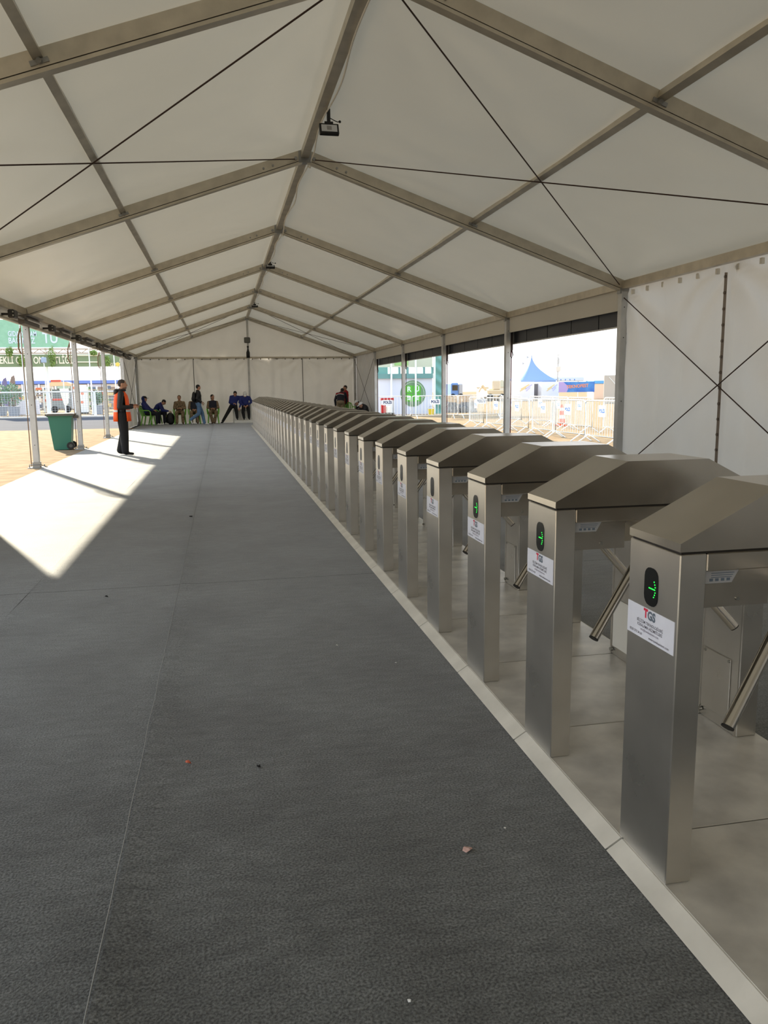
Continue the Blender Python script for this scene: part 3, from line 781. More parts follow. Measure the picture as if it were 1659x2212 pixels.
# steel floor plates with ramps, one under each turnstile
def make_plate():
    t = thing('floor_plate', 'x', 'floor plate')
    MB().bbox((0.0, -TS+0.003, 0.004), (TL+0.005, -0.003, TZ0), 0.002).build('plate', M_PLATE, t)
    b = MB(); b.prism([(-0.058, 0.002), (0.0, 0.002), (0.0, TZ0-0.001), (-0.004, TZ0-0.001)], 'y', -TS+0.004, -0.004); b.build('ramp', M_RAMP, t, fix=True)
    b = MB(); b.prism([(TL+0.005, 0.002), (TL+0.062, 0.002), (TL+0.009, TZ0-0.001), (TL+0.005, TZ0-0.001)], 'y', -TS+0.004, -0.004); b.build('ramp', M_RAMP, t, fix=True)
    return t
pp = make_plate()
for i in range(-1, N_T):
    o = pp if i == -1 else copy_tree(pp)
    o.location = (TX, TY+TS*(i+1)-0.02, 0.0)
    if i == -1: lab = 'scuffed steel floor plate in the bottom right corner, nearest the camera'
    else: lab = 'scuffed steel floor plate with ramps, %s back from the camera end' % ordinal(i+2)
    tag(o, lab, 'floor plate', 'steel floor plates under the turnstiles')

# ------------------------------------------------------------------ wheelie bin
M_BIN = mat('bin_green', (48, 116, 98), rough=0.45)
M_BINL = mat('bin_rim', (84, 84, 78), rough=0.5)
t = thing('wheelie_bin', 'green plastic wheelie bin with grey open rim beside a left tent post', 'bin', (-4.16, 22.25, 0), math.radians(4))
def frustum(b, z0, z1, a0, a1):
    vs = [(a0[0], a0[2], z0), (a0[1], a0[2], z0), (a0[1], a0[3], z0), (a0[0], a0[3], z0), (a1[0], a1[2], z1), (a1[1], a1[2], z1), (a1[1], a1[3], z1), (a1[0], a1[3], z1)]
    return b.add(vs, [(0,3,2,1),(4,5,6,7),(0,1,5,4),(1,2,6,5),(2,3,7,6),(3,0,4,7)])
b = MB(); frustum(b, 0.0, 0.90, (-0.22, 0.20, -0.24, 0.24), (-0.31, 0.27, -0.31, 0.31)); b.build('body', M_BIN, t)
b = MB(); frustum(b, 0.86, 0.885, (-0.33, 0.29, -0.33, 0.33), (-0.34, 0.30, -0.34, 0.34)); b.build('collar', M_BIN, t)
b = MB()
for (lo, hi) in (((-0.37, -0.36, 0.885), (0.33, -0.31, 0.94)), ((-0.37, 0.31, 0.885), (0.33, 0.36, 0.94)), ((-0.37, -0.31, 0.885), (-0.31, 0.31, 0.94)), ((0.27, -0.31, 0.885), (0.33, 0.31, 0.94))): b.box(lo, hi)
b.build('rim', M_BINL, t)
MB().box((-0.31, -0.31, 0.93), (0.30, 0.31, 0.945)).build('lid', M_BINL, t)
for s_ in (-1, 1):
    b = MB(); b.box((0.30, s_*0.24-0.02, 0.82), (0.42, s_*0.24+0.02, 0.90)); b.build('handle_arm', M_BINL, t)
    w = MB().cyl((0.20, s_*0.25-0.03, 0.10), (0.20, s_*0.25+0.03, 0.10), 0.10, n=18).build('wheel', M_BLACK, t)
    MB().cyl((0.20, s_*0.25-0.034, 0.10), (0.20, s_*0.25+0.034, 0.10), 0.045, n=12).build('wheel_hub', M_BINL, w)
MB().cyl((0.41, -0.28, 0.87), (0.41, 0.28, 0.87), 0.018, n=8).build('handle_bar', M_BINL, t)

# ------------------------------------------------------------------ litter on the carpet
def scrap(x, y, s, m, label, pts_n=6, h=0.008):
    b = MB(); n = pts_n; rnd = random.Random(int(x*1000)+int(y*77))
    ring = [(s*(0.6+0.5*rnd.random())*math.cos(2*math.pi*i/n), s*(0.5+0.5*rnd.random())*math.sin(2*math.pi*i/n), h*rnd.random()) for i in range(n)]
    top = [(p[0]*0.8, p[1]*0.8, p[2]+h*0.5) for p in ring]
    b.add(ring+top+[(0, 0, h*1.2)], [(i, (i+1) % n, n+(i+1) % n, n+i) for i in range(n)]+[(n+i, n+(i+1) % n, 2*n) for i in range(n)]+[tuple(range(n-1, -1, -1))])
    o = b.build('litter_scrap', m, None, (x, y, 0.002)); tag(o, label, 'litter', 'small litter on the carpet')
M_SC1 = mat('scrap_orange', (196, 96, 66), rough=0.7); M_SC2 = mat('scrap_pink', (196, 160, 150), rough=0.7); M_SC3 = mat('scrap_white', (222, 222, 218), rough=0.8); M_SC4 = mat('scrap_dark', (30, 30, 30), rough=0.9)
scrap(-0.193, 3.097, 0.014, M_SC1, 'small orange-red scrap on the carpet right of the long seam', h=0.016)
scrap(0.724, 2.275, 0.020, M_SC2, 'crumpled pinkish scrap on the carpet near the ramp')
for i, (x, y, s, lab) in enumerate([(0.607, 4.439, 0.008, 'tiny white fleck in the middle of the carpet beyond the orange scrap'), (0.88, 4.065, 0.007, 'tiny white fleck on the carpet beside the steel ramp'),
        (0.89, 2.372, 0.006, 'tiny white fleck just beyond the crumpled pinkish scrap'), (0.392, 1.689, 0.007, 'tiny white fleck on the carpet at the bottom of the picture')]):
    scrap(x, y, s, M_SC3, lab, 5, 0.004)
for (x, y, s, lab) in [(-0.894, 5.942, 0.014, 'small black crumb on the carpet near the tip of the sun patch'), (0.085, 3.001, 0.012, 'small dark crumb right of the orange scrap'), (-0.42, 9.6, 0.03, 'small black crumb lying at the long carpet seam')]:
    scrap(x, y, s, M_SC4, lab, 6, 0.010)

# ------------------------------------------------------------------ green plastic chairs
M_CHAIR = mat('green_plastic', (138, 210, 86), rough=0.4)
def make_chair():
    t = thing('plastic_chair', 'x', 'chair')
    b = MB(); b.bbox((-0.22, -0.21, 0.41), (0.22, 0.22, 0.44), 0.012); b.build('seat', M_CHAIR, t)
    for sx_ in (-1, 1):
        for (y0, y1) in ((0.19, 0.25), (-0.17, -0.26)):
            b = MB(); b.tube([(sx_*0.20, y0, 0.42), (sx_*0.24, y1, 0.0)], [0.034, 0.026], 8); b.build('leg', M_CHAIR, t)
        b = MB(); b.tube([(sx_*0.24, 0.21, 0.42), (sx_*0.27, 0.20, 0.60), (sx_*0.275, 0.14, 0.65), (sx_*0.27, -0.10, 0.66), (sx_*0.25, -0.26, 0.68)], [0.026, 0.024, 0.026, 0.024, 0.022], 8); b.build('armrest', M_CHAIR, t)
        b = MB(); b.tube([(sx_*0.21, -0.20, 0.42), (sx_*0.24, -0.28, 0.68), (sx_*0.21, -0.32, 0.82)], 0.022, 8); b.build('back_post', M_CHAIR, t)
    b = MB(); b.tube([(-0.21, -0.32, 0.82), (-0.12, -0.335, 0.85), (0.12, -0.335, 0.85), (0.21, -0.32, 0.82)], 0.024, 8); b.build('top_rail', M_CHAIR, t)
    for i in range(5):
        x = -0.15+i*0.075
        b = MB(); b.beam((x, -0.215, 0.43), (x, -0.328, 0.84), 0.042, 0.010, up=(0, 1, 0)); b.build('slat', M_CHAIR, t)
    return t
ch0 = make_chair(); ch_used = [False]
def chair(x, y, rz, label):
    o = copy_tree(ch0) if ch_used[0] else ch0
    ch_used[0] = True
    o.location = (x, y, 0); o.rotation_euler = (0, 0, rz); tag(o, label, 'chair', 'green plastic armchairs at the far wall')
    return o

# ------------------------------------------------------------------ people
M_SKIN = mat('skin', (196, 146, 118), rough=0.55)
M_HAIR = mat('hair_dark', (30, 26, 24), rough=0.7)
M_JBLK = mat('jacket_black', (30, 30, 33), rough=0.6, bump=0.3, bump_s=18)
M_TBLK = mat('trousers_black', (24, 24, 26), rough=0.85)
M_NAVY = mat('jacket_blue', (28, 42, 112), rough=0.7)
M_NAVYD = mat('trousers_navy', (26, 28, 40), rough=0.85)
M_JEAN = mat('blue_jeans', (98, 130, 168), rough=0.85, noise_s=9, noise_a=0.15)
M_REDJ = mat('jacket_red', (168, 24, 32), rough=0.7)
M_TANT = mat('trousers_tan', (150, 132, 106), rough=0.85)
M_SHW = mat('shoe_white', (232, 232, 228), rough=0.6)
M_SHB = mat('shoe_black', (26, 25, 25), rough=0.6)
M_BOOT = mat('boot_brown', (98, 78, 58), rough=0.8)
M_VEST = mat('vest_orange', (255, 92, 10), rough=0.6)
M_REFL = mat('reflective_band', (206, 206, 204), rough=0.35)
M_CAMO = camo_mat('camouflage', ((120, 100, 74), (150, 128, 98), (92, 78, 58)), 14)
M_DNAVY = mat('vest_navy', (30, 33, 48), rough=0.7)
M_EYE = mat('eye_dark', (25, 20, 18), rough=0.3)
M_LIP = mat('lip', (150, 90, 80), rough=0.5)
M_WHT = mat('cap_white', (232, 232, 230), rough=0.8)

def frame_from(side, up):
    up = Vector(up).normalized(); side = Vector(side); side = (side-up*side.dot(up)).normalized()
    fwd = up.cross(side)
    return Matrix(((side.x, fwd.x, up.x), (side.y, fwd.y, up.y), (side.z, fwd.z, up.z)))

def add_hand(b, wr, d, nrm, s=1.0, curl=0.5, thumb=1):
    """palm and five bent fingers; d = pointing direction, nrm = back-of-hand normal"""
    d = Vector(d).normalized(); nrm = Vector(nrm); nrm = (nrm-d*nrm.dot(d)).normalized(); side = d.cross(nrm)
    wr = Vector(wr)
    Mh = Matrix(((side.x, d.x, nrm.x), (side.y, d.y, nrm.y), (side.z, d.z, nrm.z)))
    b.ell(wr+d*0.05*s, (0.040*s, 0.056*s, 0.017*s), 10, 6, M=Mh)
    for i, L in enumerate((0.070, 0.080, 0.074, 0.058)):
        base = wr+d*0.092*s+side*((i-1.5)*0.0195*s)*thumb
        a = d*math.cos(curl*0.6)-nrm*math.sin(curl*0.6); c = d*math.cos(curl*1.7)-nrm*math.sin(curl*1.7)
        p1 = base+a*L*0.5*s; p2 = p1+c*L*0.5*s
        b.rcone(base, p1, 0.0092*s, 0.0085*s, 6); b.rcone(p1, p2, 0.0085*s, 0.0072*s, 6)
    base = wr+d*0.03*s-side*0.034*s*thumb
    p1 = base+(d*0.6-side*0.7*thumb-nrm*0.3).normalized()*0.04*s; p2 = p1+(d*0.85-side*0.2*thumb-nrm*0.4).normalized()*0.032*s
    b.rcone(base, p1, 0.0115*s, 0.010*s, 6); b.rcone(p1, p2, 0.010*s, 0.008*s, 6)

def person(label, loc, rz, J, top, legs, shoes, hair=M_HAIR, voxel=0.02, hood=False, cap=None, stripe=None, build=1.0, headf=(0, 1, 0), legw=1.0, beard=False, long_coat=False, longhair=False, name='person'):
    """J: joints in body space (x right, y forward, z up)"""
    J = {k: Vector(v) for k, v in J.items()}
    t = thing(name, label, 'person', loc, rz)
    P = []    # primitives: ('c', mat, p0, p1, r0, r1) or ('e', mat, centre, radii, M)
    B = build
    side = (J['shR']-J['shL']).normalized()
    def c(m, a, b_, r0, r1): P.append(('c', m, Vector(a), Vector(b_), r0, r1))
    def e(m, cc, rr, M=None): P.append(('e', m, Vector(cc), Vector(rr), M or Matrix.Identity(3)))
    sp1 = J['che']-J['pel']; sp2 = J['nek']-J['che']
    hside = (J['hiR']-J['hiL']).normalized()
    Mp = frame_from(hside, sp1); Mc = frame_from(side, sp2+sp1*0.4)
    e(legs, J['pel']-sp1.normalized()*0.02, (0.165*B, 0.125*B, 0.12), Mp)
    e(top, J['pel']+sp1*0.25, (0.17*B, 0.13*B, 0.13), Mp)
    e(top, J['pel']+sp1*0.60, (0.165*B, 0.13*B, 0.15), Mp)
    e(top, J['che']+sp2*0.10, (0.185*B, 0.132*B, 0.17), Mc)
    e(top, J['che']+sp2*0.50, (0.175*B, 0.115*B, 0.13), Mc)
    if long_coat: e(top, J['pel']-sp1.normalized()*0.06, (0.185*B, 0.14*B, 0.16), Mp)
    for s_ in 'LR':
        sh, el, wr = J['sh'+s_], J['el'+s_], J['wr'+s_]
        c(top, J['nek']-sp2.normalized()*0.05, sh, 0.062, 0.070*B)
        c(top, sh, el, 0.068*B, 0.055*B); c(top, el, wr, 0.056*B, 0.042*B)
        hi, kn, an, to = J['hi'+s_], J['kn'+s_], J['an'+s_], J['to'+s_]
        c(legs, hi, kn, 0.100*B*legw, 0.078*B*legw); c(legs, kn, an, 0.078*B*legw, 0.064*B*legw)
        c(shoes, an+Vector((0, 0, -0.02)), an+(to-an)*0.15+Vector((0, 0, -0.02)), 0.046, 0.046)
        c(shoes, an+(to-an)*0.1+Vector((0, 0, -0.045)), to, 0.040, 0.030)
    hf = Vector(headf).normalized(); nkdir = (J['hed']-J['nek']).normalized()
    hup = (nkdir*0.55+(J['hup'] if 'hup' in J else Vector((0, 0, 1)))*0.45); hup = (hup-hf*hup.dot(hf)*0.9).normalized()
    hs = hf.cross(hup).normalized(); hf = hup.cross(hs)
    Mh = Matrix(((hs.x, hf.x, hup.x), (hs.y, hf.y, hup.y), (hs.z, hf.z, hup.z)))
    hc = J['hed']
    c(M_SKIN, J['nek']-nkdir*0.02, hc-hup*0.05, 0.055, 0.052)
    e(M_SKIN, hc+hup*0.02, (0.076, 0.094, 0.098), Mh)
    e(M_SKIN, hc-hup*0.045+hf*0.022, (0.060, 0.070, 0.075), Mh)
    c(M_SKIN, hc+hf*0.088+hup*0.015, hc+hf*0.108-hup*0.018, 0.012, 0.017)
    for s_ in (-1, 1): e(M_SKIN, hc+hs*(s_*0.078)-hf*0.008-hup*0.005, (0.012, 0.022, 0.032), Mh)
    if hood: e(top, hc+hup*0.015-hf*0.045, (0.105, 0.105, 0.125), Mh); c(top, J['nek'], hc-hup*0.06-hf*0.03, 0.095, 0.085)
    else: e(top, J['nek']+nkdir*0.005, (0.085, 0.085, 0.045), frame_from(side, nkdir))
    # join and remesh to one skin
    b = MB()
    for p in P:
        if p[0] == 'c': b.rcone(p[2], p[3], p[4], p[5], 12)
        else: b.ell(p[2], p[3], 14, 10, M=p[4])
    tmp_me = b.mesh('tmp', M_SKIN)
    tmp = bpy.data.objects.new('tmp', tmp_me); COL.objects.link(tmp)
    md = tmp.modifiers.new('r', 'REMESH'); md.mode = 'VOXEL'; md.voxel_size = voxel; md.use_smooth_shade = True
    ms = tmp.modifiers.new('s', 'SMOOTH'); ms.factor = 0.5; ms.iterations = 2
    bpy.context.view_layer.update()
    me = bpy.data.meshes.new_from_object(tmp.evaluated_get(bpy.context.evaluated_depsgraph_get()))
    bpy.data.objects.remove(tmp); bpy.data.meshes.remove(tmp_me)
    # material of each face: nearest primitive
    nf = len(me.polygons); C = np.zeros(nf*3); me.polygons.foreach_get('center', C); C = C.reshape(-1, 3)
    best = np.full(nf, 1e9); idx = np.zeros(nf, int); slots = []
    for p in P:
        if p[1] not in slots: slots.append(p[1])
        if p[0] == 'c':
            a, d = np.array(p[2]), np.array(p[3]-p[2]); L2 = max(1e-9, d@d)
            h = np.clip((C-a)@d/L2, 0, 1); dist = np.linalg.norm(C-a-h[:, None]*d, axis=1)-(p[4]+(p[5]-p[4])*h)
        else:
            q = (C-np.array(p[2]))@np.array(p[4]); rr = np.array(p[3]); k0 = np.linalg.norm(q/rr, axis=1); k1 = np.linalg.norm(q/rr**2, axis=1)+1e-9
            dist = k0*(k0-1)/k1
        w = dist < best; best[w] = dist[w]; idx[w] = slots.index(p[1])
    if stripe:      # bands across the torso: list of (material, lo, hi) along the spine from pelvis to neck
        ax = np.array(J['nek']-J['pel']); Ls = np.linalg.norm(ax); ax /= Ls
        hgt = (C-np.array(J['pel']))@ax/Ls
        if top in slots:
            ti = slots.index(top)
            lat = np.abs((C-np.array(J['pel']))@np.array(side))
            for (m, lo, hi) in stripe:
                if m not in slots: slots.append(m)
                w = (idx == ti) & (hgt > lo) & (hgt < hi) & (lat < 0.17*B)
                idx[w] = slots.index(m)
            
    # details added on the surface: eyes, mouth, hands
    b2 = MB()
    vs = [tuple(v.co) for v in me.vertices]; fs = [tuple(p.vertices) for p in me.polygons]
    b2.v = list(vs); b2.f = list(fs); b2.m = list(idx); b2.smooth = [True]*nf
    for m in (M_EYE, M_LIP, M_SKIN):
        if m not in slots: slots.append(m)
    b2.cur = slots.index(M_EYE)
    for s_ in (-1, 1):
        b2.ell(hc+hs*(s_*0.032)+hf*0.084+hup*0.022, (0.012, 0.006, 0.006), 8, 5, M=Mh)
        b2.ell(hc+hs*(s_*0.033)+hf*0.086+hup*0.040, (0.019, 0.006, 0.004), 8, 5, M=Mh)
    b2.cur = slots.index(M_LIP); b2.ell(hc+hf*0.087-hup*0.052, (0.022, 0.008, 0.006), 8, 5, M=Mh)
    b2.cur = slots.index(M_SKIN)
    for s_, th in (('L', 1), ('R', -1)):
        d = (J['wr'+s_]-J['el'+s_]).normalized()
        add_hand(b2, J['wr'+s_]+d*0.02, J.get('hd'+s_, d), J.get('hn'+s_, Vector((0, 0, 1))), 1.0, 0.6, th)
    me2 = b2.mesh('body', slots); bpy.data.meshes.remove(me)
    link('body', me2, t)
    # hair or cap
    if hair and not hood:
        hb = MB(); hb.ell(hc+hup*0.03-hf*0.014, (0.083, 0.096, 0.097), 16, 8, M=Mh, zlo=0.05, zhi=1.0)
        hb.ell(hc+hup*0.012-hf*0.040, (0.0775, 0.062, 0.070), 14, 8, M=Mh)
        if longhair: hb.rcone(hc-hf*0.07, hc-hf*0.09-hup*0.10, 0.05, 0.03, 8)
        hb.build('hair', hair, t)
    if beard:
        hb = MB(); hb.ell(hc-hup*0.075+hf*0.030, (0.0585, 0.066, 0.040), 14, 8, M=Mh); hb.build('beard', mat('beard', (136, 102, 86), rough=0.8), t)
    if cap:
        cb = MB(); cb.ell(hc+hup*0.045-hf*0.008, (0.092, 0.108, 0.092), 16, 8, M=Mh, zlo=0.0, zhi=1.0)
        cb.ell(hc+hup*0.045+hf*0.125, (0.070, 0.075, 0.010), 14, 6, M=Mh); cb.build('cap', cap, t)
    return t, P, J, Mh, hc, (hs, hf, hup)

def stand(h=1.78):
    k = h/1.78
    J = dict(pel=(0, 0, 0.97), che=(0, 0.0, 1.25), nek=(0, -0.01, 1.49), hed=(0, 0.02, 1.645), shL=(-0.185, 0, 1.425), shR=(0.185, 0, 1.425),
             elL=(-0.24, -0.02, 1.14), elR=(0.24, -0.02, 1.14), wrL=(-0.24, 0.05, 0.90), wrR=(0.24, 0.05, 0.90),
             hiL=(-0.09, 0, 0.93), hiR=(0.09, 0, 0.93), knL=(-0.10, 0.02, 0.51), knR=(0.10, 0.02, 0.51), anL=(-0.10, -0.02, 0.10), anR=(0.10, -0.02, 0.10),
             toL=(-0.11, 0.15, 0.032), toR=(0.11, 0.15, 0.032))
    return {a: tuple(x*k if i < 3 else x for i, x in enumerate(b)) for a, b in J.items()}
def sit():
    return dict(pel=(0, -0.05, 0.54), che=(0, -0.10, 0.80), nek=(0, -0.10, 1.02), hed=(0, -0.06, 1.175), shL=(-0.18, -0.10, 0.96), shR=(0.18, -0.10, 0.96),
                elL=(-0.24, -0.02, 0.72), elR=(0.24, -0.02, 0.72), wrL=(-0.08, 0.20, 0.66), wrR=(0.08, 0.20, 0.67),
                hiL=(-0.10, 0.0, 0.52), hiR=(0.10, 0.0, 0.52), knL=(-0.13, 0.40, 0.52), knR=(0.13, 0.40, 0.52), anL=(-0.13, 0.40, 0.10), anR=(0.13, 0.40, 0.10),
                toL=(-0.15, 0.56, 0.032), toR=(0.15, 0.56, 0.032))
def face(dx, dy): return math.atan2(-dx, dy)

# man in the orange vest, standing in the sun at the left
J = stand(1.80)
J.update(elR=(0.25, -0.05, 1.13), wrR=(0.16, 0.22, 1.13), elL=(-0.25, -0.03, 1.13), wrL=(-0.12, 0.24, 1.16), hdR=Vector((-0.25, 0.95, 0.1)), hdL=Vector((0.3, 0.95, 0.1)),
         hnR=Vector((0.6, 0.0, 0.8)), hnL=Vector((-0.6, 0, 0.8)), anR=(0.10, 0.02, 0.10), toR=(0.12, 0.19, 0.032), anL=(-0.10, -0.09, 0.11), toL=(-0.12, 0.07, 0.034), hed=(0, 0.045, 1.655))
VX, VY = -2.32, 19.62
vm, P, JJ, Mh, hc, ax3 = person('man in a bright orange vest over black clothes standing in the sun patch', (VX, VY, 0), face(1, 0.12), J, M_JBLK, M_TBLK, M_SHB, voxel=0.013, build=1.08, headf=(0.05, 1, 0.02), beard=True, legw=1.22, hair=mat('hair_grey_brown', (66, 58, 54), rough=0.7))
# vest: shell over the torso, open at the sides, with a reflective band
vb = MB()
def shell(zs, bulge):
    rings = []
    for (z, w, d, yo) in zs:
        ring = []
        for i in range(28):
            a = 2*math.pi*i/28
            ring.append((w*math.copysign(abs(math.cos(a))**0.8, math.cos(a)), yo+d*math.copysign(abs(math.sin(a))**0.8, math.sin(a)), z))
        rings.append(ring)
    return rings
rg = shell([(0.80, 0.205, 0.205, 0.0), (0.92, 0.212, 0.202, 0.0), (1.02, 0.212, 0.190, 0.0), (1.07, 0.212, 0.185, 0.0), (1.18, 0.216, 0.178, 0.0), (1.30, 0.222, 0.172, 0.0), (1.40, 0.205, 0.150, 0.0), (1.47, 0.150, 0.115, -0.01), (1.50, 0.105, 0.10, -0.01)], 0)
n = 28
vv = [p for r in rg for p in r]; ff = []; mm = []
for j in range(len(rg)-1):
    for i in range(n):
        k2 = (i+1) % n
        ax_ = abs(math.cos(2*math.pi*(i+0.5)/n))
        z = (rg[j][i][2]+rg[j+1][i][2])/2
        if ax_ > 0.88 and z < 1.40: continue           # arm holes and open sides
        ff.append((j*n+i, j*n+k2, (j+1)*n+k2, (j+1)*n+i)); mm.append(1 if 1.02 <= z <= 1.07 else 0)
vb.add(vv, ff, True); vb.m = mm
vo = vb.build('safety_vest', [M_VEST, M_REFL], vm)
so = vo.modifiers.new('thickness', 'SOLIDIFY'); so.thickness = 0.012
# jacket collar and hood lying on the shoulders
b = MB(); b.ell((0, -0.10, 1.485), (0.15, 0.07, 0.075), 14, 8); b.tube([(0.085*math.cos(a), 0.01+0.085*math.sin(a), 1.525) for a in [i*math.pi/6 for i in range(12)]], 0.030, 8, closed=True)
b.build('hood', M_JBLK, vm)
Rv = Matrix.Rotation(face(1, 0.12), 3, 'Z')
pt = Rv @ Vector((0.02, 0.375, 1.19))
t = thing('phone', 'phone held in the hands of the man in the orange vest', 'phone', (VX+pt.x, VY+pt.y, pt.z), face(1, 0.12))
MB().bbox((-0.037, -0.006, -0.06), (0.037, 0.004, 0.08), 0.003, M=Matrix.Rotation(math.radians(-55), 4, 'X')).build('case', M_BLACK, t)
MB().box((-0.033, -0.0068, -0.055), (0.033, -0.0061, 0.075), M=Matrix.Rotation(math.radians(-55), 4, 'X')).build('screen', M_WIN, t)

# seated pair in blue at the left end of the far wall
YS = 36.75
J = sit(); J.update(che=(0, -0.15, 0.79), nek=(0, -0.19, 1.00), hed=(0, -0.15, 1.15), shL=(-0.18, -0.19, 0.94), shR=(0.18, -0.19, 0.94))
person('seated man in blue with a dark hood and cap, leftmost at the far wall', (-3.16, 36.25, 0), face(1, -0.25), J, M_NAVY, M_NAVYD, M_SHW, hood=True, cap=mat('cap_black', (26, 27, 30), rough=0.8), headf=(0.1, 1, 0))
chair(-3.20, 36.24, face(1, -0.25), 'green plastic armchair under the hooded man, leftmost at the far wall')
J = sit(); J.update(che=(0, 0.10, 0.78), nek=(0, 0.26, 0.93), hed=(0, 0.38, 0.99), shL=(-0.18, 0.22, 0.88), shR=(0.18, 0.22, 0.88), elL=(-0.20, 0.32, 0.64), elR=(0.20, 0.32, 0.64), wrL=(-0.06, 0.55, 0.60), wrR=(0.06, 0.55, 0.60))
person('seated man in a blue jacket bending forward over his phone', (-2.92, 36.85, 0), face(1, -0.1), J, M_NAVY, M_NAVYD, M_SHW, headf=(0, 0.75, -0.6))
chair(-2.94, 36.85, face(1, -0.1), 'green plastic armchair under the man bending over his phone')
t = thing('backpack', 'black backpack standing on the carpet beside the man bending forward', 'backpack', (-2.28, 36.75, 0))
b = MB(); b.ell((0, 0, 0.26), (0.20, 0.15, 0.27), 16, 10); b.build('bag', M_BLACK, t)
b = MB(); b.ell((0.02, -0.13, 0.17), (0.13, 0.06, 0.13), 12, 8); b.build('front_pocket', mat('bag_grey', (40, 40, 42), rough=0.8), t)
b = MB(); b.tube([(-0.17, -0.06, 0.42), (-0.22, -0.06, 0.25), (-0.20, -0.06, 0.06)], 0.018, 8); b.build('strap', mat('strap_olive', (138, 150, 60), rough=0.8), t)
b = MB(); b.tube([(-0.05, 0, 0.52), (0, 0, 0.57), (0.05, 0, 0.52)], 0.012, 6); b.build('handle', M_BLACK, t)

# seated people in camouflage
J = sit(); J.update(wrL=(-0.05, 0.10, 0.72), wrR=(0.05, 0.11, 0.72))
person('seated person in plain brown camouflage, left of the walking man', (-1.87, 36.95, 0), face(0.02, -1), J, M_CAMO, M_CAMO, M_BOOT, hair=mat('cap_camo_hair', (110, 88, 62), rough=0.8), build=1.02, headf=(0.1, 1, -0.1))
chair(-1.87, 36.93, face(0.02, -1), 'green plastic armchair under the camouflaged person left of the walking man')
J = sit(); J.update(hed=(0.02, -0.02, 1.16))
person('seated person in camouflage and dark vest half hidden behind the walking man', (-1.22, 36.95, 0), face(0, -1), J, M_CAMO, M_CAMO, M_BOOT, stripe=[(M_DNAVY, 0.15, 0.95), (M_REFL, 0.34, 0.42)], headf=(0.3, 1, -0.1))
chair(-1.22, 36.93, face(0, -1), 'green plastic armchair half hidden behind the walking man')
J = sit(); J.update(wrL=(-0.04, 0.12, 0.70), wrR=(0.06, 0.14, 0.70), anL=(-0.05, 0.38, 0.10), anR=(0.05, 0.42, 0.10), toL=(-0.05, 0.54, 0.032), toR=(0.08, 0.58, 0.032), hed=(0, -0.06, 1.19))
person('seated person in camouflage and dark vest with tied-back hair, right of the walking man', (-0.40, 36.95, 0), face(0.02, -1), J, M_CAMO, M_CAMO, M_BOOT, stripe=[(M_DNAVY, 0.30, 1.05), (M_REFL, 0.40, 0.47), (M_REDJ, 0.62, 0.72)], headf=(-0.7, 1, 0), longhair=True)
chair(-0.40, 36.93, face(0.02, -1), 'green plastic armchair under the camouflaged person right of the walking man')

# man walking past with a backpack
J = stand(1.76)
J.update(knL=(-0.09, 0.16, 0.53), anL=(-0.09, 0.24, 0.10), toL=(-0.10, 0.42, 0.034), knR=(0.09, -0.02, 0.50), anR=(0.09, -0.38, 0.26), toR=(0.10, -0.34, 0.08), elR=(0.24, -0.12, 1.15), wrR=(0.20, 0.06, 1.0), elL=(-0.24, -0.06, 1.14), wrL=(-0.18, 0.16, 1.02))
WX, WY = -0.99, 35.5
person('walking man in a black jacket and blue jeans', (WX, WY, 0), face(1, 0.25), J, M_JBLK, M_JEAN, M_SHW, build=1.05, headf=(-0.1, 1, 0))
Rw = Matrix.Rotation(face(1, 0.25), 3, 'Z'); pt = Rw @ Vector((0, -0.185, 1.20))
t = thing('backpack', 'black backpack worn by the walking man in jeans', 'backpack', (WX+pt.x, WY+pt.y, pt.z), face(1, 0.25))
b = MB(); b.ell((0, 0, 0.02), (0.15, 0.085, 0.23), 14, 10); b.build('bag', M_BLACK, t)
b = MB(); b.ell((0, -0.06, -0.06), (0.11, 0.05, 0.10), 12, 8); b.build('front_pocket', M_JBLK, t)

# two men in blue leaning against the far wall by the white plinth
J = stand(1.66)
J.update(pel=(0, -0.02, 0.80), che=(-0.06, -0.02, 1.06), nek=(-0.10, 0.02, 1.24), hed=(-0.10, 0.10, 1.33), shL=(-0.28, 0.0, 1.17), shR=(0.09, 0.0, 1.19), elL=(-0.36, 0.04, 0.92), wrL=(-0.28, 0.18, 0.72),
         elR=(0.16, 0.06, 0.93), wrR=(0.0, 0.22, 0.90), hiL=(-0.09, 0, 0.78), hiR=(0.09, 0, 0.76), knR=(0.30, 0.10, 0.42), anR=(0.50, 0.16, 0.10), toR=(0.58, 0.30, 0.034), knL=(-0.13, 0.14, 0.48), anL=(-0.15, 0.14, 0.24), toL=(-0.17, 0.30, 0.165))
person('man in a blue jacket leaning on the far wall with one leg stretched out', (0.52, 37.2, 0), face(0, -1), J, M_NAVY, M_TBLK, M_SHB, headf=(0, 0.8, -0.6))
J = stand(1.66)
J.update(pel=(0, -0.02, 0.80), che=(0.02, -0.02, 1.05), nek=(0.02, 0.02, 1.22), hed=(0.02, 0.10, 1.29), shL=(-0.17, 0, 1.15), shR=(0.20, 0, 1.17), elL=(-0.28, 0.05, 0.95), wrL=(-0.10, 0.22, 0.82), elR=(0.28, 0.05, 0.93), wrR=(0.10, 0.22, 0.80),
         hiL=(-0.09, 0, 0.78), hiR=(0.09, 0, 0.78), knR=(0.14, 0.16, 0.48), anR=(0.10, 0.12, 0.24), toR=(0.10, 0.28, 0.165), knL=(-0.12, 0.14, 0.48), anL=(-0.13, 0.12, 0.24), toL=(-0.15, 0.28, 0.165))
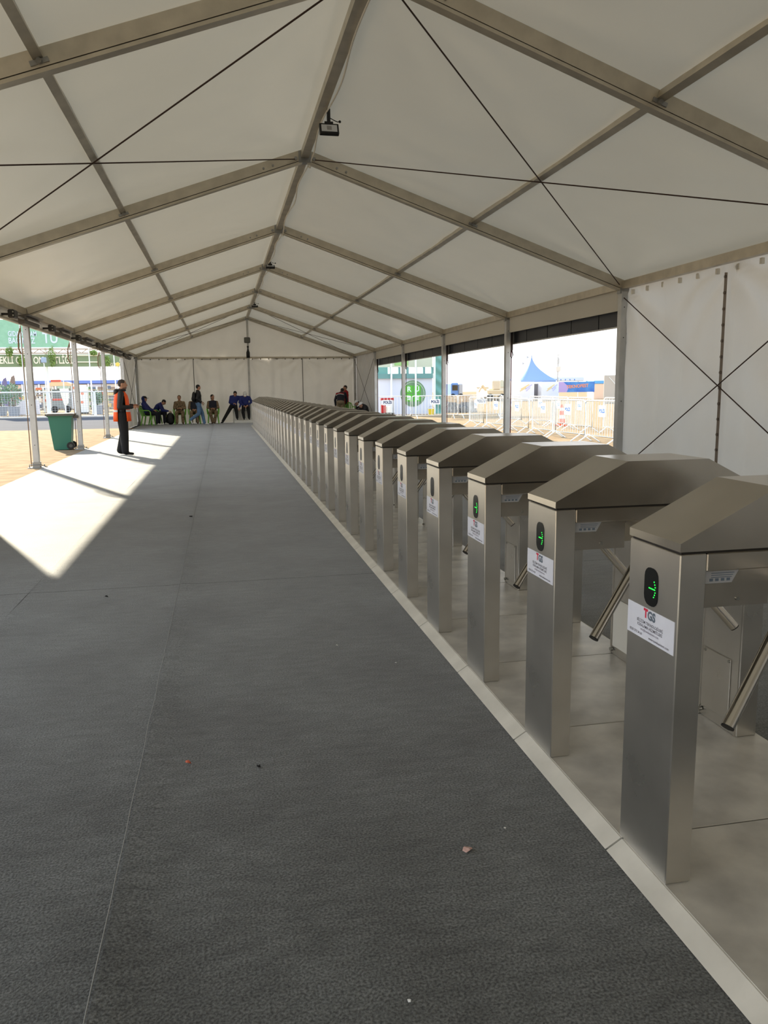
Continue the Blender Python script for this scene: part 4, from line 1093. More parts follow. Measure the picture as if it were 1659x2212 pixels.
person('man in blue with a white cap leaning on the far wall', (1.08, 37.2, 0), face(0, -1), J, M_NAVY, M_TBLK, M_SHB, cap=M_WHT, headf=(0, 0.75, -0.65))
t = thing('plinth', 'low white plinth with an upright board under the leaning men', 'plinth', (0.95, 37.05, 0))
MB().bbox((-0.42, -0.22, 0), (0.55, 0.25, 0.125), 0.008).build('step', M_WHITE, t)
MB().bbox((-0.46, 0.27, 0), (0.40, 0.32, 0.62), 0.006).build('board', M_WHITE, t)

# pair at the right end of the far wall
J = stand(1.70)
J.update(pel=(0, -0.05, 0.90), che=(0.02, 0.08, 1.14), nek=(0.06, 0.22, 1.32), hed=(0.10, 0.32, 1.40), shL=(-0.14, 0.20, 1.25), shR=(0.22, 0.20, 1.27), elL=(-0.24, 0.20, 0.98), wrL=(-0.22, 0.28, 0.74), elR=(0.30, 0.26, 1.0), wrR=(0.26, 0.36, 0.78))
person('bending man in tan trousers and dark striped top, back to the camera', (5.40, 36.5, 0), face(0.1, 1), J, M_DNAVY, M_TANT, M_SHB, stripe=[(M_REFL, 0.62, 0.70), (M_REDJ, 0.72, 0.84)], build=1.08, headf=(0.1, 0.9, -0.4))
J = stand(1.66); J.update(elL=(-0.22, 0.03, 1.08), wrL=(-0.18, 0.12, 0.84))
person('man in a long red jacket and black hat behind the bending man', (5.72, 37.0, 0), face(-1, -0.25), J, M_REDJ, M_TBLK, M_SHB, build=1.08, long_coat=True, headf=(0, 1, 0))
chair(5.78, 36.5, face(0.1, -1), 'green plastic armchair mostly hidden behind the turnstiles by the man in red')
# two people in white caps sitting by the right side wall
J = sit(); J.update(che=(0, 0.0, 0.70), nek=(0, 0.10, 0.84), hed=(0, 0.19, 0.88), shL=(-0.18, 0.08, 0.80), shR=(0.18, 0.08, 0.80), pel=(0, -0.05, 0.46), hiL=(-0.10, 0, 0.44), hiR=(0.10, 0, 0.44), elL=(-0.22, 0.15, 0.58), elR=(0.22, 0.15, 0.58), wrL=(-0.06, 0.36, 0.55), wrR=(0.06, 0.36, 0.55), knL=(-0.13, 0.4, 0.47), knR=(0.13, 0.4, 0.47))
person('person in a white cap sitting by the right wall, the farther of two', (5.98, 34.3, 0), face(-1, -0.2), J, M_JBLK, M_TBLK, M_SHB, cap=M_WHT, headf=(0, 0.9, -0.45))
J2 = dict(J); J2.update(hed=(0, 0.20, 0.80), nek=(0, 0.10, 0.78), che=(0, 0.0, 0.66), shL=(-0.18, 0.08, 0.74), shR=(0.18, 0.08, 0.74))
person('person in a white cap sitting by the right wall, the nearer of two', (6.0, 33.4, 0), face(-1, -0.3), J2, M_JBLK, M_TBLK, M_SHB, cap=M_WHT, headf=(0, 0.9, -0.45))
for (y, lab) in ((34.3, 'low black bench seat under the farther person in a white cap'), (33.4, 'low black bench seat under the nearer person in a white cap')):
    t = thing('stool', lab, 'stool', (6.02, y, 0))
    MB().bbox((-0.18, -0.18, 0.30), (0.16, 0.18, 0.34), 0.01).build('seat', M_BLACK, t)
    for (a, c) in ((-0.14, -0.14), (0.12, -0.14), (-0.14, 0.14), (0.12, 0.14)): MB().cyl((a, c, 0), (a, c, 0.305), 0.018, n=8).build('leg', M_BLACK, t)

# ------------------------------------------------------------------ outside, right: police barriers
M_BAR = mat('barrier_white', (236, 240, 242), rough=0.35, metal=0.2)
M_PBLUE = mat('polis_blue', (44, 110, 196), rough=0.5)
M_PSIGN = mat('polis_sign', (240, 244, 250), rough=0.5)
def make_barrier(L=2.0, big=True, ink=None):
    t = thing('crowd_barrier', 'x', 'barrier')
    r = 0.10; z0, z1 = 0.18, 1.12; p = []
    for (cx_, cz, a0) in ((L/2-r, z1-r, 0), (-L/2+r, z1-r, 90)):
        for i in range(5):
            a = math.radians(a0+i*22.5); p.append((cx_+r*math.cos(a), 0, cz+r*math.sin(a)))
    p += [(-L/2, 0, z0), (L/2, 0, z0)]
    MB().tube(p, 0.021, 8, closed=True).build('frame', M_BAR, t)
    nb = 13
    bar = MB().cyl((0, 0, z0), (0, 0, z1), 0.009, n=6).mesh('bar', M_BAR)
    for i in range(nb):
        o = link('bar', bar, t, (-L/2+L*(i+1)/(nb+1), 0, 0))
    for x in (-L/2+0.22, L/2-0.22):
        b = MB(); b.tube([(x, 0, 0.20), (x-0.02, -0.30, 0.0)], 0.020, 6); b.tube([(x, 0, 0.20), (x+0.02, 0.30, 0.0)], 0.020, 6); b.build('foot', M_BAR, t)
    w, h = (0.36, 0.30) if big else (0.52, 0.25)
    sg = MB().box((-w/2, -0.030, 0.70), (w/2, -0.022, 0.70+h)).build('sign', M_PSIGN, t)
    put_text(sg, 'POLİS', 0.125 if big else 0.17, ink or M_PBLUE, (0, -0.032, 0.70+h/2), (1, 0, 0), (0, 0, 1), bold=0.05, squeeze=0.9)
    return t
bp_ = make_barrier(2.0); bs_ = make_barrier(2.3, False, mat('polis_dark', (70, 90, 130), rough=0.5)); bu = set()
def barrier(pr_, x, y, rz, label):
    o = pr_ if id(pr_) not in bu else copy_tree(pr_)
    bu.add(id(pr_)); o.location = (x, y, -0.012); o.rotation_euler = (0, 0, rz); tag(o, label, 'barrier', 'white police crowd barriers outside')
RZ = math.radians(-90)     # front of the sign faces the tent (-x)
ys = [17.0, 19.2, 21.2, 23.1, 25.2, 27.4, 29.6]
for i, y in enumerate(ys): barrier(bp_, 9.72+0.05*(i % 2), y, RZ+0.04*(i % 3-1), 'white police barrier in the row beside the tent, %s from the camera' % ordinal(i+1))
ys2 = [20.8, 22.9, 25.0, 27.2, 29.4, 31.6]
for i, y in enumerate(ys2): barrier(bp_, 12.1+0.25*math.sin(i*2.1), y, RZ+0.12*math.sin(i*1.7), 'white police barrier in the second row beyond the tent, %s from the camera' % ordinal(i+1))
for i, x in enumerate((7.85, 10.2, 12.5)): barrier(bs_, x, 37.6-0.1*i, 0.02, 'white police barrier facing the camera by the logo wall, %s from the left' % ordinal(i+1))
# traffic cone
t = thing('traffic_cone', 'tall orange and white traffic cone behind the police barriers', 'cone', (12.75, 28.4, -0.012))
b = MB(); b.bbox((-0.2, -0.2, 0), (0.2, 0.2, 0.04), 0.01); b.build('base', mat('cone_orange', (250, 96, 50), rough=0.6), t)
for (z0, z1, m) in ((0.04, 0.28, 'cone_orange'), (0.28, 0.42, 'w'), (0.42, 0.58, 'cone_orange'), (0.58, 0.70, 'w'), (0.70, 0.82, 'cone_orange')):
    f = lambda z: 0.15*(1-z/0.95)+0.02
    MB().cyl((0, 0, z0), (0, 0, z1), f(z0), f(z1), n=14).build('band', M_WHT if m == 'w' else MATS[m], t)

# exhibit wall with the round green emblem
Y = 44.5
M_PALE = mat('pale_wall', (214, 222, 240), rough=0.6); M_TEAL = mat('teal_beam', (104, 150, 152), rough=0.6); M_TEALC = mat('teal_cloth', (110, 164, 160), rough=0.8, bump=0.4, bump_s=3)
M_POLE = mat('pole_white', (232, 238, 240), rough=0.5)
p0, p1 = at(805, 893, Y), at(934, 817, Y)
xm = at(844, 850, Y).x
t = thing('exhibit_wall', 'pale blue-white exhibit wall with teal beam beyond the right openings', 'wall', (0, Y, 0))
MB().box((p0.x, 0, 0), (xm-0.01, 0.12, p1.z)).build('wall_panel', M_PALE, t)
xm2 = at(897, 850, Y).x
MB().box((xm+0.01, 0, 0), (xm2-0.01, 0.12, p1.z)).build('wall_panel', M_PALE, t)
MB().box((xm2+0.01, 0, 0), (p1.x, 0.12, p1.z)).build('wall_panel', M_PALE, t)
zt = at(900, 807, Y).z; zw = at(900, 793, Y).z; zu = at(900, 772, Y).z
MB().box((p0.x, -0.15, p1.z), (p1.x, 0.2, zt)).build('beam', M_TEAL, t)
xa = at(845, 800, Y).x
nwin = 5
for i in range(nwin+1):
    x = xa+(p1.x-xa)*i/nwin
    MB().box((x-0.06, 0, zt), (x+0.06, 0.12, zw)).build('mullion', M_TEAL, t)
MB().box((p0.x, 0, zw), (p1.x, 0.12, zu+0.9)).build('upper_wall', mat('sage_wall', (196, 206, 190), rough=0.7, noise_s=0.6, noise_a=0.1), t)
MB().box((xa+0.2, -0.03, zw+0.1), (xa+1.0, 0.0, zu+0.8)).build('upper_panel', mat('leaf_panel', (150, 196, 128), rough=0.7), t)
MB().box((p0.x, -0.02, zt), (xa-0.2, 0.1, zw)).build('upper_panel', M_TEALC, t)
for px in (843.5, 895.5, 936):
    x = at(px, 850, Y).x
    MB().cyl((x, -0.3, 0), (x, -0.3, zu+0.9), 0.055, n=8).build('pole', M_POLE, t)
t2 = thing('drape', 'teal green cloth drape hanging beside the exhibit wall', 'drape', (0, Y, 0))
q0, q1 = at(938, 893, Y), at(957, 850, Y)
fabric('cloth', (q0.x, 0, 0), (q1.x, 0, 0), (q0.x, 0, zu+0.9), (q1.x, 0, zu+0.9), 10, 40, lambda u, v: 0.06*math.sin(v*40+u*4)+0.03*noise.noise((u*4, v*20, 0)), M_TEALC, t2)
MB().cyl((q0.x, 0.05, 0), (q0.x, 0.05, zu+0.9), 0.04, n=8).build('pole', M_POLE, t2); MB().cyl((q1.x, 0.05, 0), (q1.x, 0.05, zu+0.9), 0.04, n=8).build('pole', M_POLE, t2)
MB().cyl((q0.x, 0.0, zu+0.9), (q1.x, 0.0, zu+0.9), 0.04, n=8).build('rod', M_POLE, t2)
# emblem
ec = at(892, 850, Y); R0 = 0.745
t = thing('emblem', 'round green emblem with four lettered squares on the pale exhibit wall', 'emblem', (ec.x, Y-0.005, ec.z))
M_EG = mat('emblem_green', (92, 188, 60), rough=0.6); M_ER = mat('emblem_ring', (112, 148, 116), rough=0.6); M_EW = mat('emblem_white', (224, 240, 236), rough=0.6)
MB().cyl((0, 0, 0), (0, -0.02, 0), R0, n=40, smooth=False).build('disc', M_ER, t)
for (sx_, sz_) in ((-1, 1), (1, 1), (-1, -1), (1, -1)):
    q = MB().bbox((sx_*0.235-0.215, -0.032, sz_*0.235-0.215), (sx_*0.235+0.215, -0.02, sz_*0.235+0.215), 0.01).build('square', M_EG, t)
    if sz_ > 0: put_text(q, 'R' if sx_ < 0 else 'Ü', 0.40, M_EW, (sx_*0.235, -0.036, sz_*0.235), (1, 0, 0), (0, 0, 1), bold=0.03)
    else:
        b = MB(); b.ell((sx_*0.235, -0.033, sz_*0.25+0.06), (0.13, 0.006, 0.07), 12, 8); b.build('leaf_shape', M_EW, q)
        b = MB(); b.ell((sx_*0.235, -0.033, sz_*0.25-0.08), (0.09, 0.006, 0.05), 12, 8); b.build('leaf_shape', M_EW, q)
for i in range(30):
    a = math.pi*(1.12-1.24*i/29)
    MB().box((R0*0.87*math.cos(a)-0.018, -0.025, R0*0.87*math.sin(a)-0.022), (R0*0.87*math.cos(a)+0.018, -0.02, R0*0.87*math.sin(a)+0.022)).build('ring_mark', M_EW, t)
# yellow bucket, stand with bottles
yb = at(931, 894, 43.6)
t = thing('bucket', 'small yellow bucket at the foot of the exhibit wall', 'bucket', (yb.x, 43.6, -0.012))
MB().cyl((0, 0, 0), (0, 0, 0.32), 0.15, 0.19, n=14).build('pail', mat('bucket_yellow', (232, 204, 60), rough=0.5), t); MB().tube([(-0.19, 0, 0.31), (-0.14, 0, 0.42), (0, 0, 0.47), (0.14, 0, 0.42), (0.19, 0, 0.31)], 0.01).build('handle', M_GALV, t)
xb = at(836, 880, 42.8).x
t = thing('cleaning_trolley', 'small cleaning trolley with red and white items at the left of the exhibit wall', 'trolley', (xb, 42.8, -0.012))
MB().bbox((-0.4, -0.2, 0.12), (0.4, 0.2, 0.16), 0.01).build('deck', M_GREYP, t)
for x in (-0.35, 0.35):
    MB().cyl((x, 0, 0.14), (x, 0, 1.0), 0.018, n=8).build('upright', M_GALV, t)
    MB().cyl((x, -0.2, 0.06), (x, -0.16, 0.06), 0.06, n=10).build('wheel', M_BLACK, t)
    MB().cyl((x, 0.16, 0.06), (x, 0.2, 0.06), 0.06, n=10).build('wheel', M_BLACK, t)
MB().bbox((-0.37, -0.15, 0.85), (0.37, 0.15, 0.98), 0.02).build('tray', M_REDJ, t)
MB().bbox((-0.05, -0.15, 0.16), (0.22, 0.15, 0.55), 0.03).build('canister', M_WHT, t)
MB().bbox((-0.33, -0.15, 0.16), (-0.10, 0.15, 0.62), 0.03).build('canister', M_REDJ, t)

# rubble bank behind the barriers
hp = at(968, 888, 46); hq = at(1030, 888, 46); b = MB(); rnd = random.Random(3)
for i in range(150):
    u = rnd.random(); v = rnd.random()
    x = hp.x+(hq.x-hp.x)*u; z = 0.85*v; y = 46+1.0*v+rnd.random()*0.4; s = 0.10+0.12*rnd.random()
    Mx = Matrix.Translation((x, y, z)) @ Matrix.Rotation(rnd.random()*3, 4, 'Z') @ Matrix.Rotation(rnd.random(), 4, 'X')
    b.cur = 0 if v > 0.55 else 1
    b.box((-s*1.3, -s, -s*0.8), (s*1.3, s, s*0.8), M=Mx)
b.cur = 1; b.box((hp.x, 46.4, -0.012), (hq.x, 47.5, 0.6))
o = b.build('rubble_bank', [mat('rubble_tan', (196, 172, 148), rough=0.9), mat('rubble_grey', (140, 138, 138), rough=0.9)]); tag(o, 'long bank of grey and tan rubble behind the barriers', 'rubble', kind='stuff')

# far things on the right
def gz(v): return v
Y = 88
a, c = at(975, 827, Y), at(1000, 857, Y)
t = thing('truck', 'blue and grey lorry far behind the right opening', 'truck', (0, Y, -0.012))
MB().bbox((a.x, 0, 0.5), (a.x+(c.x-a.x)*0.62, 5, a.z), 0.1).build('cab', mat('truck_blue', (96, 132, 190), rough=0.5), t)
MB().bbox((a.x+(c.x-a.x)*0.64, 0, 0.6), (c.x, 5, a.z-0.1), 0.1).build('cargo_box', mat('truck_grey', (170, 172, 178), rough=0.6), t)
MB().box((a.x+0.1, -0.03, a.z-0.85), (a.x+(c.x-a.x)*0.62-0.1, 0.0, a.z-0.25)).build('windscreen', M_WIN, t)
for x in (a.x+0.2, c.x-0.25):
    MB().cyl((x, 0.0, 0.4), (x, 0.3, 0.4), 0.4, n=16).build('wheel', M_BLACK, t)
t = thing('market_tent', 'pale sandy gable tent far behind the barriers', 'tent', (0, 95, 0))
a, c = at(1058, 850, 95), at(1100, 820, 95); ap = at(1084, 820, 95)
b = MB(); b.prism([(a.x, c.z-0.9), (ap.x, c.z), (ap.x+(ap.x-a.x), c.z-0.9)], 'y', 0, 6); b.build('roof', mat('tent_sand', (206, 204, 182), rough=0.8), t)
MB().box((a.x+0.2, 0.1, 0), (ap.x+(ap.x-a.x)-0.2, 5.9, c.z-0.9)).build('wall', mat('tent_wall', (226, 220, 204), rough=0.8), t)
t = thing('digger', 'orange-yellow digger far behind the right tent post', 'digger', (0, 80, -0.012))
a = at(1066, 851, 80)
MB().bbox((a.x-0.6, 0, 0.4), (a.x+1.2, 2, 1.2), 0.1).build('chassis', mat('digger_yellow', (214, 194, 160), rough=0.6), t)
MB().bbox((a.x, 0.3, 1.2), (a.x+0.9, 1.7, 2.2), 0.1).build('cab', mat('digger_cab', (214, 198, 172), rough=0.5), t)
b = MB(); b.beam((a.x-0.4, 1, 1.0), (a.x-0.9, 1, 1.7), 0.2, 0.2); b.beam((a.x-0.9, 1, 1.7), (a.x-1.3, 1, 1.0), 0.16, 0.16); b.build('boom', MATS['digger_yellow'], t)
for s_ in (-0.35, 0.95): MB().cyl((a.x+s_, -0.05, 0.4), (a.x+s_, 2.05, 0.4), 0.4, n=14).build('wheel', M_BLACK, t)
# spire marquee
Y = 85
M_SPIRE = mat('spire_cloth', (132, 158, 202), rough=0.7)
ap = at(1152.6, 766, Y); el_, er_ = at(1128, 820, Y), at(1198, 820, Y)
cx_ = ap.x; hw = (er_.x-el_.x)/2+0.2; ze = el_.z-0.1; zh = ap.z
cx_ = (el_.x+er_.x)/2
t = thing('spire_marquee', 'pale blue marquee with a tall pointed spire roof beyond the barriers', 'tent', (cx_, Y+hw, 0))
b = MB(); rings = []
NS = 8
for j in range(11):
    f = j/10; r = hw*1.38*(1-f)**1.9+0.03; z = ze+(zh-ze)*f
    # square-ish plan at the eave, rounder above
    ring = []
    for i in range(24):
        a = 2*math.pi*i/24+math.pi/4; sq = 1/max(abs(math.cos(a-math.pi/4+math.pi/4)), abs(math.sin(a-math.pi/4+math.pi/4)))
        rr = r*(sq*0.72*(1-f)+f)
        ring.append((rr*math.cos(a), rr*math.sin(a), z))
    rings.append(ring)
vs = [p for r in rings for p in r]; fs = [(j*24+i, j*24+(i+1) % 24, (j+1)*24+(i+1) % 24, (j+1)*24+i) for j in range(10) for i in range(24)]
b.add(vs, fs, True); b.build('roof', M_SPIRE, t)
MB().box((-hw, -hw, ze-0.35), (hw, -hw+0.05, ze)).build('valance', M_SPIRE, t)
for sx_ in (-1, 1):
    for sy_ in (-1, 1): MB().cyl((sx_*hw, sy_*hw, 0), (sx_*hw, sy_*hw, ze), 0.05, n=8).build('pole', M_POLE, t)
M_CONT = mat('booth_white', (240, 238, 240), rough=0.5)
Yb = 80
def booth(x0, x1, y0p, y1p, label, stripes=True):
    a, c = at(x0, y0p, Yb), at(x1, y1p, Yb)
    t = thing('booth', label, 'booth', (a.x, Yb, -0.012))
    w = c.x-a.x
    MB().bbox((0, 0, 0), (w, 2.4, a.z), 0.03).build('cabin', M_CONT, t)
    for i, m in enumerate(('stripe_gold', 'stripe_lilac')):
        mm = mat(m, (240, 214, 160) if i == 0 else (206, 200, 236), rough=0.6)
        b = MB(); b.beam((w*0.35+i*0.5, -0.012, a.z*0.62), (w*0.75+i*0.3, -0.012, a.z*0.86), 0.02, 0.13, up=(0, 0, 1)); b.build('print_stripe', mm, t)
        b = MB(); b.beam((w*0.30+i*0.7, -0.012, a.z*0.52), (w*0.6+i*0.45, -0.012, a.z*0.70), 0.02, 0.10, up=(0, 0, 1)); b.build('print_stripe', mm, t)
booth(1110, 1154, 825, 849, 'white cabin booth with slanted gold stripes left of the dark doorway')
booth(1170, 1207, 825, 849, 'white cabin booth with slanted gold stripes right of the dark doorway')
a, c = at(1154, 828, Yb+1), at(1170, 849, Yb+1)
t = thing('doorway', 'dark grey open doorway between the two white booths', 'doorway', (a.x, Yb+1, -0.012))
MB().box((0, 0, 0), (c.x-a.x, 0.1, a.z)).build('door_leaf', mat('door_grey', (120, 116, 120), rough=0.7), t); MB().box((-0.05, -0.02, a.z-0.05), (c.x-a.x+0.05, 0.12, a.z+0.08)).build('lintel', M_CONT, t)
# festival banner
Yn = 78
a, c = at(1207, 825, Yn), at(1284, 847, Yn); zb_ = at(1245, 847, Yn).z
t = thing('festival_banner', 'blue festival banner with orange lettering beyond the barriers', 'banner', (a.x, Yn, 0)); w = c.x-a.x
MB().box((0, 0, zb_), (w, 0.06, a.z)).build('board', mat('banner_blue', (46, 92, 190), rough=0.6, noise_s=0.8, noise_a=0.3, col2=(86, 150, 214)), t)
b = MB(); b.prism([(0, zb_), (0.9, zb_), (1.15, a.z*0.5+zb_*0.5), (0.5, a.z), (0, a.z)], 'y', -0.012, -0.002); b.build('print_patch', mat('banner_lilac', (180, 160, 214), rough=0.6), t)
put_text(t, 'TEKNOFEST', 0.46, mat('banner_orange', (236, 150, 110), rough=0.6), (w*0.52, -0.02, (a.z*0.56+zb_*0.44)), (1, 0, 0.06), (0.05, 0, 1), bold=0.03)
for x in (0.05, w-0.05): MB().cyl((x, 0.1, 0), (x, 0.1, a.z), 0.05, n=8).build('post', M_POLE, t)
# flat canopy and cabins around it
Yc = 92; a, c = at(1186, 815, Yc), at(1262, 823, Yc)
t = thing('flat_canopy', 'long pale canopy roof behind the festival banner', 'canopy', (a.x, Yc, 0))
MB().bbox((0, 0, c.z), (c.x-a.x, 3, a.z), 0.08).build('roof', mat('canopy_pale', (206, 218, 236), rough=0.6), t)
for i in range(6): MB().box((0.3+i*0.6, -0.02, c.z+0.1), (0.42+i*0.6, 0.0, c.z+0.25)).build('marker', mat('canopy_blue', (90, 130, 200), rough=0.6), t)
for x in (0.1, c.x-a.x-0.1): MB().cyl((x, 1.5, 0), (x, 1.5, c.z), 0.06, n=8).build('post', M_POLE, t)
a, c = at(1284, 822, 84), at(1304, 848, 84)
t = thing('booth', 'small orange and blue booth right of the festival banner', 'booth', (a.x, 84, -0.012)); w = c.x-a.x
MB().bbox((0, 0, 0), (w, 2, a.z-0.35), 0.03).build('cabin', mat('booth_peach', (240, 206, 180), rough=0.6), t); MB().bbox((-0.05, -0.05, a.z-0.35), (w+0.05, 2.05, a.z), 0.03).build('roof', mat('booth_blue', (100, 170, 226), rough=0.6), t)
Yg = 62; a, c = at(1305, 810, Yg), at(1352, 849, Yg)
t = thing('container', 'plain grey-beige container at the right end of the opening', 'container', (a.x, Yg, -0.012), -0.47)
MB().bbox((0, 0, 0), (c.x-a.x, 3, a.z), 0.04).build('body', mat('container_grey', (186, 180, 172), rough=0.8), t)
MB().beam(((c.x-a.x)*0.2, -0.02, a.z*0.93), ((c.x-a.x)*0.75, -0.02, a.z*0.4), 0.03, 0.04).build('brace', M_POLE, t)
# light mast
Ym = 90; bt = at(1204, 849, Ym); tp = at(1206, 772, Ym)
t = thing('light_mast', 'thin mast carrying a pale loudspeaker and lamps beyond the marquee', 'mast', (bt.x, Ym, 0))
MB().cyl((0, 0, 0), (0, 0, tp.z), 0.05, n=8).build('pole', M_GALV, t)
zz = at(1204, 797, Ym).z; MB().bbox((-0.28, -0.2, zz-0.30), (0.28, 0.2, zz+0.30), 0.04).build('speaker', mat('speaker_pale', (222, 214, 200), rough=0.6), t)
zz = at(1204, 780, Ym).z; MB().bbox((-0.12, -0.1, zz-0.35), (0.12, 0.1, zz+0.35), 0.03).build('lamp', mat('lamp_pale', (190, 188, 184), rough=0.6), t)
zz = at(1204, 767, Ym).z; MB().beam((-0.2, 0, zz), (0.25, 0, zz+0.05), 0.1, 0.06).build('vane', mat('lamp_pale', (190, 188, 184)), t); MB().cyl((0, 0, tp.z-0.1), (0, 0, zz), 0.03, n=6).build('spike', M_GALV, t)
for i, (px, py) in enumerate(((1138, 772), (1135, 785))):
    p = at(px, py, 92)
    t = thing('pennant', 'small grey pennant on a thin pole left of the spire, %s one' % ('upper' if i == 0 else 'lower'), 'flag', (p.x, 92+i, 0))
    MB().cyl((0, 0, 0), (0, 0, p.z+0.25), 0.012, n=6).build('pole', M_POLE, t)
    MB().prism([(0, p.z+0.2), (0.3, p.z), (0, p.z-0.15)], 'y', -0.008, 0.008).build('cloth', mat('pennant_grey', (176, 180, 186), rough=0.8), t)

# ------------------------------------------------------------------ outside, left: mesh fence, stalls, signs
M_FENCE = mat('fence_white', (238, 240, 244), rough=0.4)
Yf = 50.8; zf = 1.52
xs_f = [-19.0, -16.1, -13.3, -10.2, -7.55, -4.6]
for i in range(5):
    x0, x1 = xs_f[i]+0.03, xs_f[i+1]-0.03
    t = thing('mesh_fence', 'white framed mesh fence panel across the road, %s from the left' % ordinal(i+1), 'fence', (x0, Yf, -0.012), group='mesh fence panels across the road')
    w = x1-x0
    for (p, q) in (((0, 0, 0.03), (w, 0, 0.03)), ((0, 0, zf), (w, 0, zf))): MB().cyl(p, q, 0.045, n=8).build('rail', M_FENCE, t)
    for x in (0, w): MB().cyl((x, 0, 0), (x, 0, zf), 0.05, n=8).build('post', M_FENCE, t)
    b = MB(); nn = int(w/0.16)
    for j in range(1, nn): b.beam((w*j/nn, 0, 0.05), (w*j/nn, 0, zf), 0.012, 0.012, up=(1, 0, 0))
    for j in range(1, 11): b.beam((0, 0, zf*j/11), (w, 0, zf*j/11), 0.010, 0.010)
    o = b.build('wire_mesh', mat('mesh_wire', (186, 192, 200), rough=0.5), t); o['kind'] = 'stuff'
# kerb line under the fence
o = struct('kerb', label='pale kerb along the far side of the road'); MB().box((-160, 50.2, -0.02), (0, 50.5, 0.05)).build('kerb_stone', mat('kerb_pale', (196, 192, 186), rough=0.9), o)

# market building
Ym_ = 76
M_STALL = mat('stall_wall', (206, 192, 182), rough=0.8, noise_s=0.4, noise_a=0.08); M_BLUEF = mat('fascia_blue', (120, 144, 220), rough=0.6)  # roof-edge blue is paled, outdoor glare mixed into the colour
bx0, bx1 = at(-60, 850, Ym_).x, at(262, 850, Ym_).x; zt = at(100, 822, Ym_).z; zb_ = at(100, 829.5, Ym_).z
t = thing('market_hall', 'long market hall with a blue roof edge across the road', 'building', (bx0, Ym_, -0.012)); W_ = bx1-bx0
MB().box((0, 3.0, 0), (W_, 3.2, zb_)).build('back_wall', M_STALL, t)
MB().bbox((0, -0.2, zb_), (W_, 3.3, zt), 0.03).build('roof', M_BLUEF, t)
nb = 9
for i in range(nb+1): MB().bbox((W_*i/nb-0.08, -0.15, 0), (W_*i/nb+0.08, 0.05, zb_), 0.01).build('pillar', M_CONT, t)
for i in range(nb): MB().bbox((W_*(i+0.08)/nb, -0.1, zb_-0.42), (W_*(i+0.92)/nb, 0.02, zb_-0.05), 0.01).build('stall_sign', mat('stall_sign_%d' % (i % 4), ((222, 206, 190), (190, 206, 186), (226, 196, 176), (208, 204, 214))[i % 4], rough=0.7), t)
for i in range(nb): MB().bbox((W_*(i+0.08)/nb, 0.3, 0), (W_*(i+0.92)/nb, 1.0, 1.0), 0.02).build('counter', mat('counter_%d' % (i % 3), ((196, 180, 166), (214, 206, 200), (176, 170, 170))[i % 3], rough=0.8), t)
rnd = random.Random(5)
GOODS = [mat('goods_%d' % i, c_, rough=0.8) for i, c_ in enumerate(((210, 120, 90), (120, 140, 110), (220, 200, 150), (150, 130, 120), (190, 90, 80), (230, 226, 220), (110, 120, 140)))]
# shelving racks with goods in front of the hall
def rack(x, y, w, label):
    t = thing('display_rack', label, 'rack', (x, y, -0.012))
    for sx_ in (0, w):
        for sy_ in (0, 0.5): MB().cyl((sx_, sy_, 0), (sx_, sy_, 1.9), 0.03, n=6).build('upright', M_POLE, t)
    for j in range(4):
        z = 0.3+j*0.45
        MB().box((0, 0, z), (w, 0.5, z+0.04)).build('shelf', mat('rack_wood', (214, 196, 170), rough=0.7), t)
        x2 = 0.05; k = 0
        while x2 < w-0.25:
            ww = 0.2+0.2*rnd.random(); hh = 0.12+0.18*rnd.random()
            MB().bbox((x2, 0.05, z+0.04), (x2+ww, 0.42, z+0.04+hh), 0.02).build('crate', rnd.choice(GOODS), t); x2 += ww+0.05
YR = 64
for i, (px, w) in enumerate(((76, 0.62), (93, 0.62), (174, 0.5), (190, 0.62), (210, 0.7), (231, 0.8))):
    p = at(px, 850, YR); rack(p.x, YR, w, 'wooden display rack with crates across the road, %s from the left' % ordinal(i+1))
# popcorn-style food cart
p = at(130, 850, 62)
t = thing('food_cart', 'tall food cart with rounded tan canopy across the road', 'cart', (p.x, 62, -0.012))
MB().bbox((-0.62, 0, 0.35), (0.62, 0.9, 1.05), 0.03).build('cabinet', mat('cart_grey', (140, 146, 150), rough=0.6), t)
MB().box((-0.55, -0.02, 0.9), (0.55, 0.0, 1.05)).build('front_band', mat('cart_red', (206, 96, 86), rough=0.6), t)
MB().box((-0.55, 0.05, 1.05), (0.55, 0.85, 1.7)).build('glass_case', mat('cart_glass', (110, 120, 126), rough=0.2), t)
for x in (-0.58, 0.58):
    for y in (0.05, 0.85): MB().cyl((x, y, 1.0), (x, y, 2.0), 0.03, n=6).build('pole', M_POLE, t)
b = MB(); b.prism([(-0.85, 1.95), (0.85, 1.95), (0.80, 2.12), (0.5, 2.25), (-0.5, 2.25), (-0.80, 2.12)], 'y', -0.2, 1.1); b.build('canopy', mat('cart_canopy', (222, 190, 158), rough=0.7), t, fix=True)
MB().box((-0.55, -0.215, 2.24), (0.1, 0.2, 2.40)).build('sign', MATS['cart_red'], t)
for x in (-0.45, 0.45): MB().cyl((x, -0.05, 0.25), (x, 0.0, 0.25), 0.25, n=14).build('wheel', M_BLACK, t)
p = at(150, 850, 60)
t = thing('bag_dispenser', 'white hanging banner sack beside the food cart', 'banner', (p.x-0.35, 60, -0.012))
b = MB(); b.prism([(-0.30, 1.75), (0.30, 1.75), (0.24, 0.75), (0.10, 0.55), (-0.05, 0.6), (-0.20, 1.2)], 'y', -0.06, 0.06); b.build('cloth', M_WHT, t, fix=True); MB().cyl((0, 0.07, 0), (0, 0.07, 1.8), 0.03, n=6).build('pole', M_POLE, t)
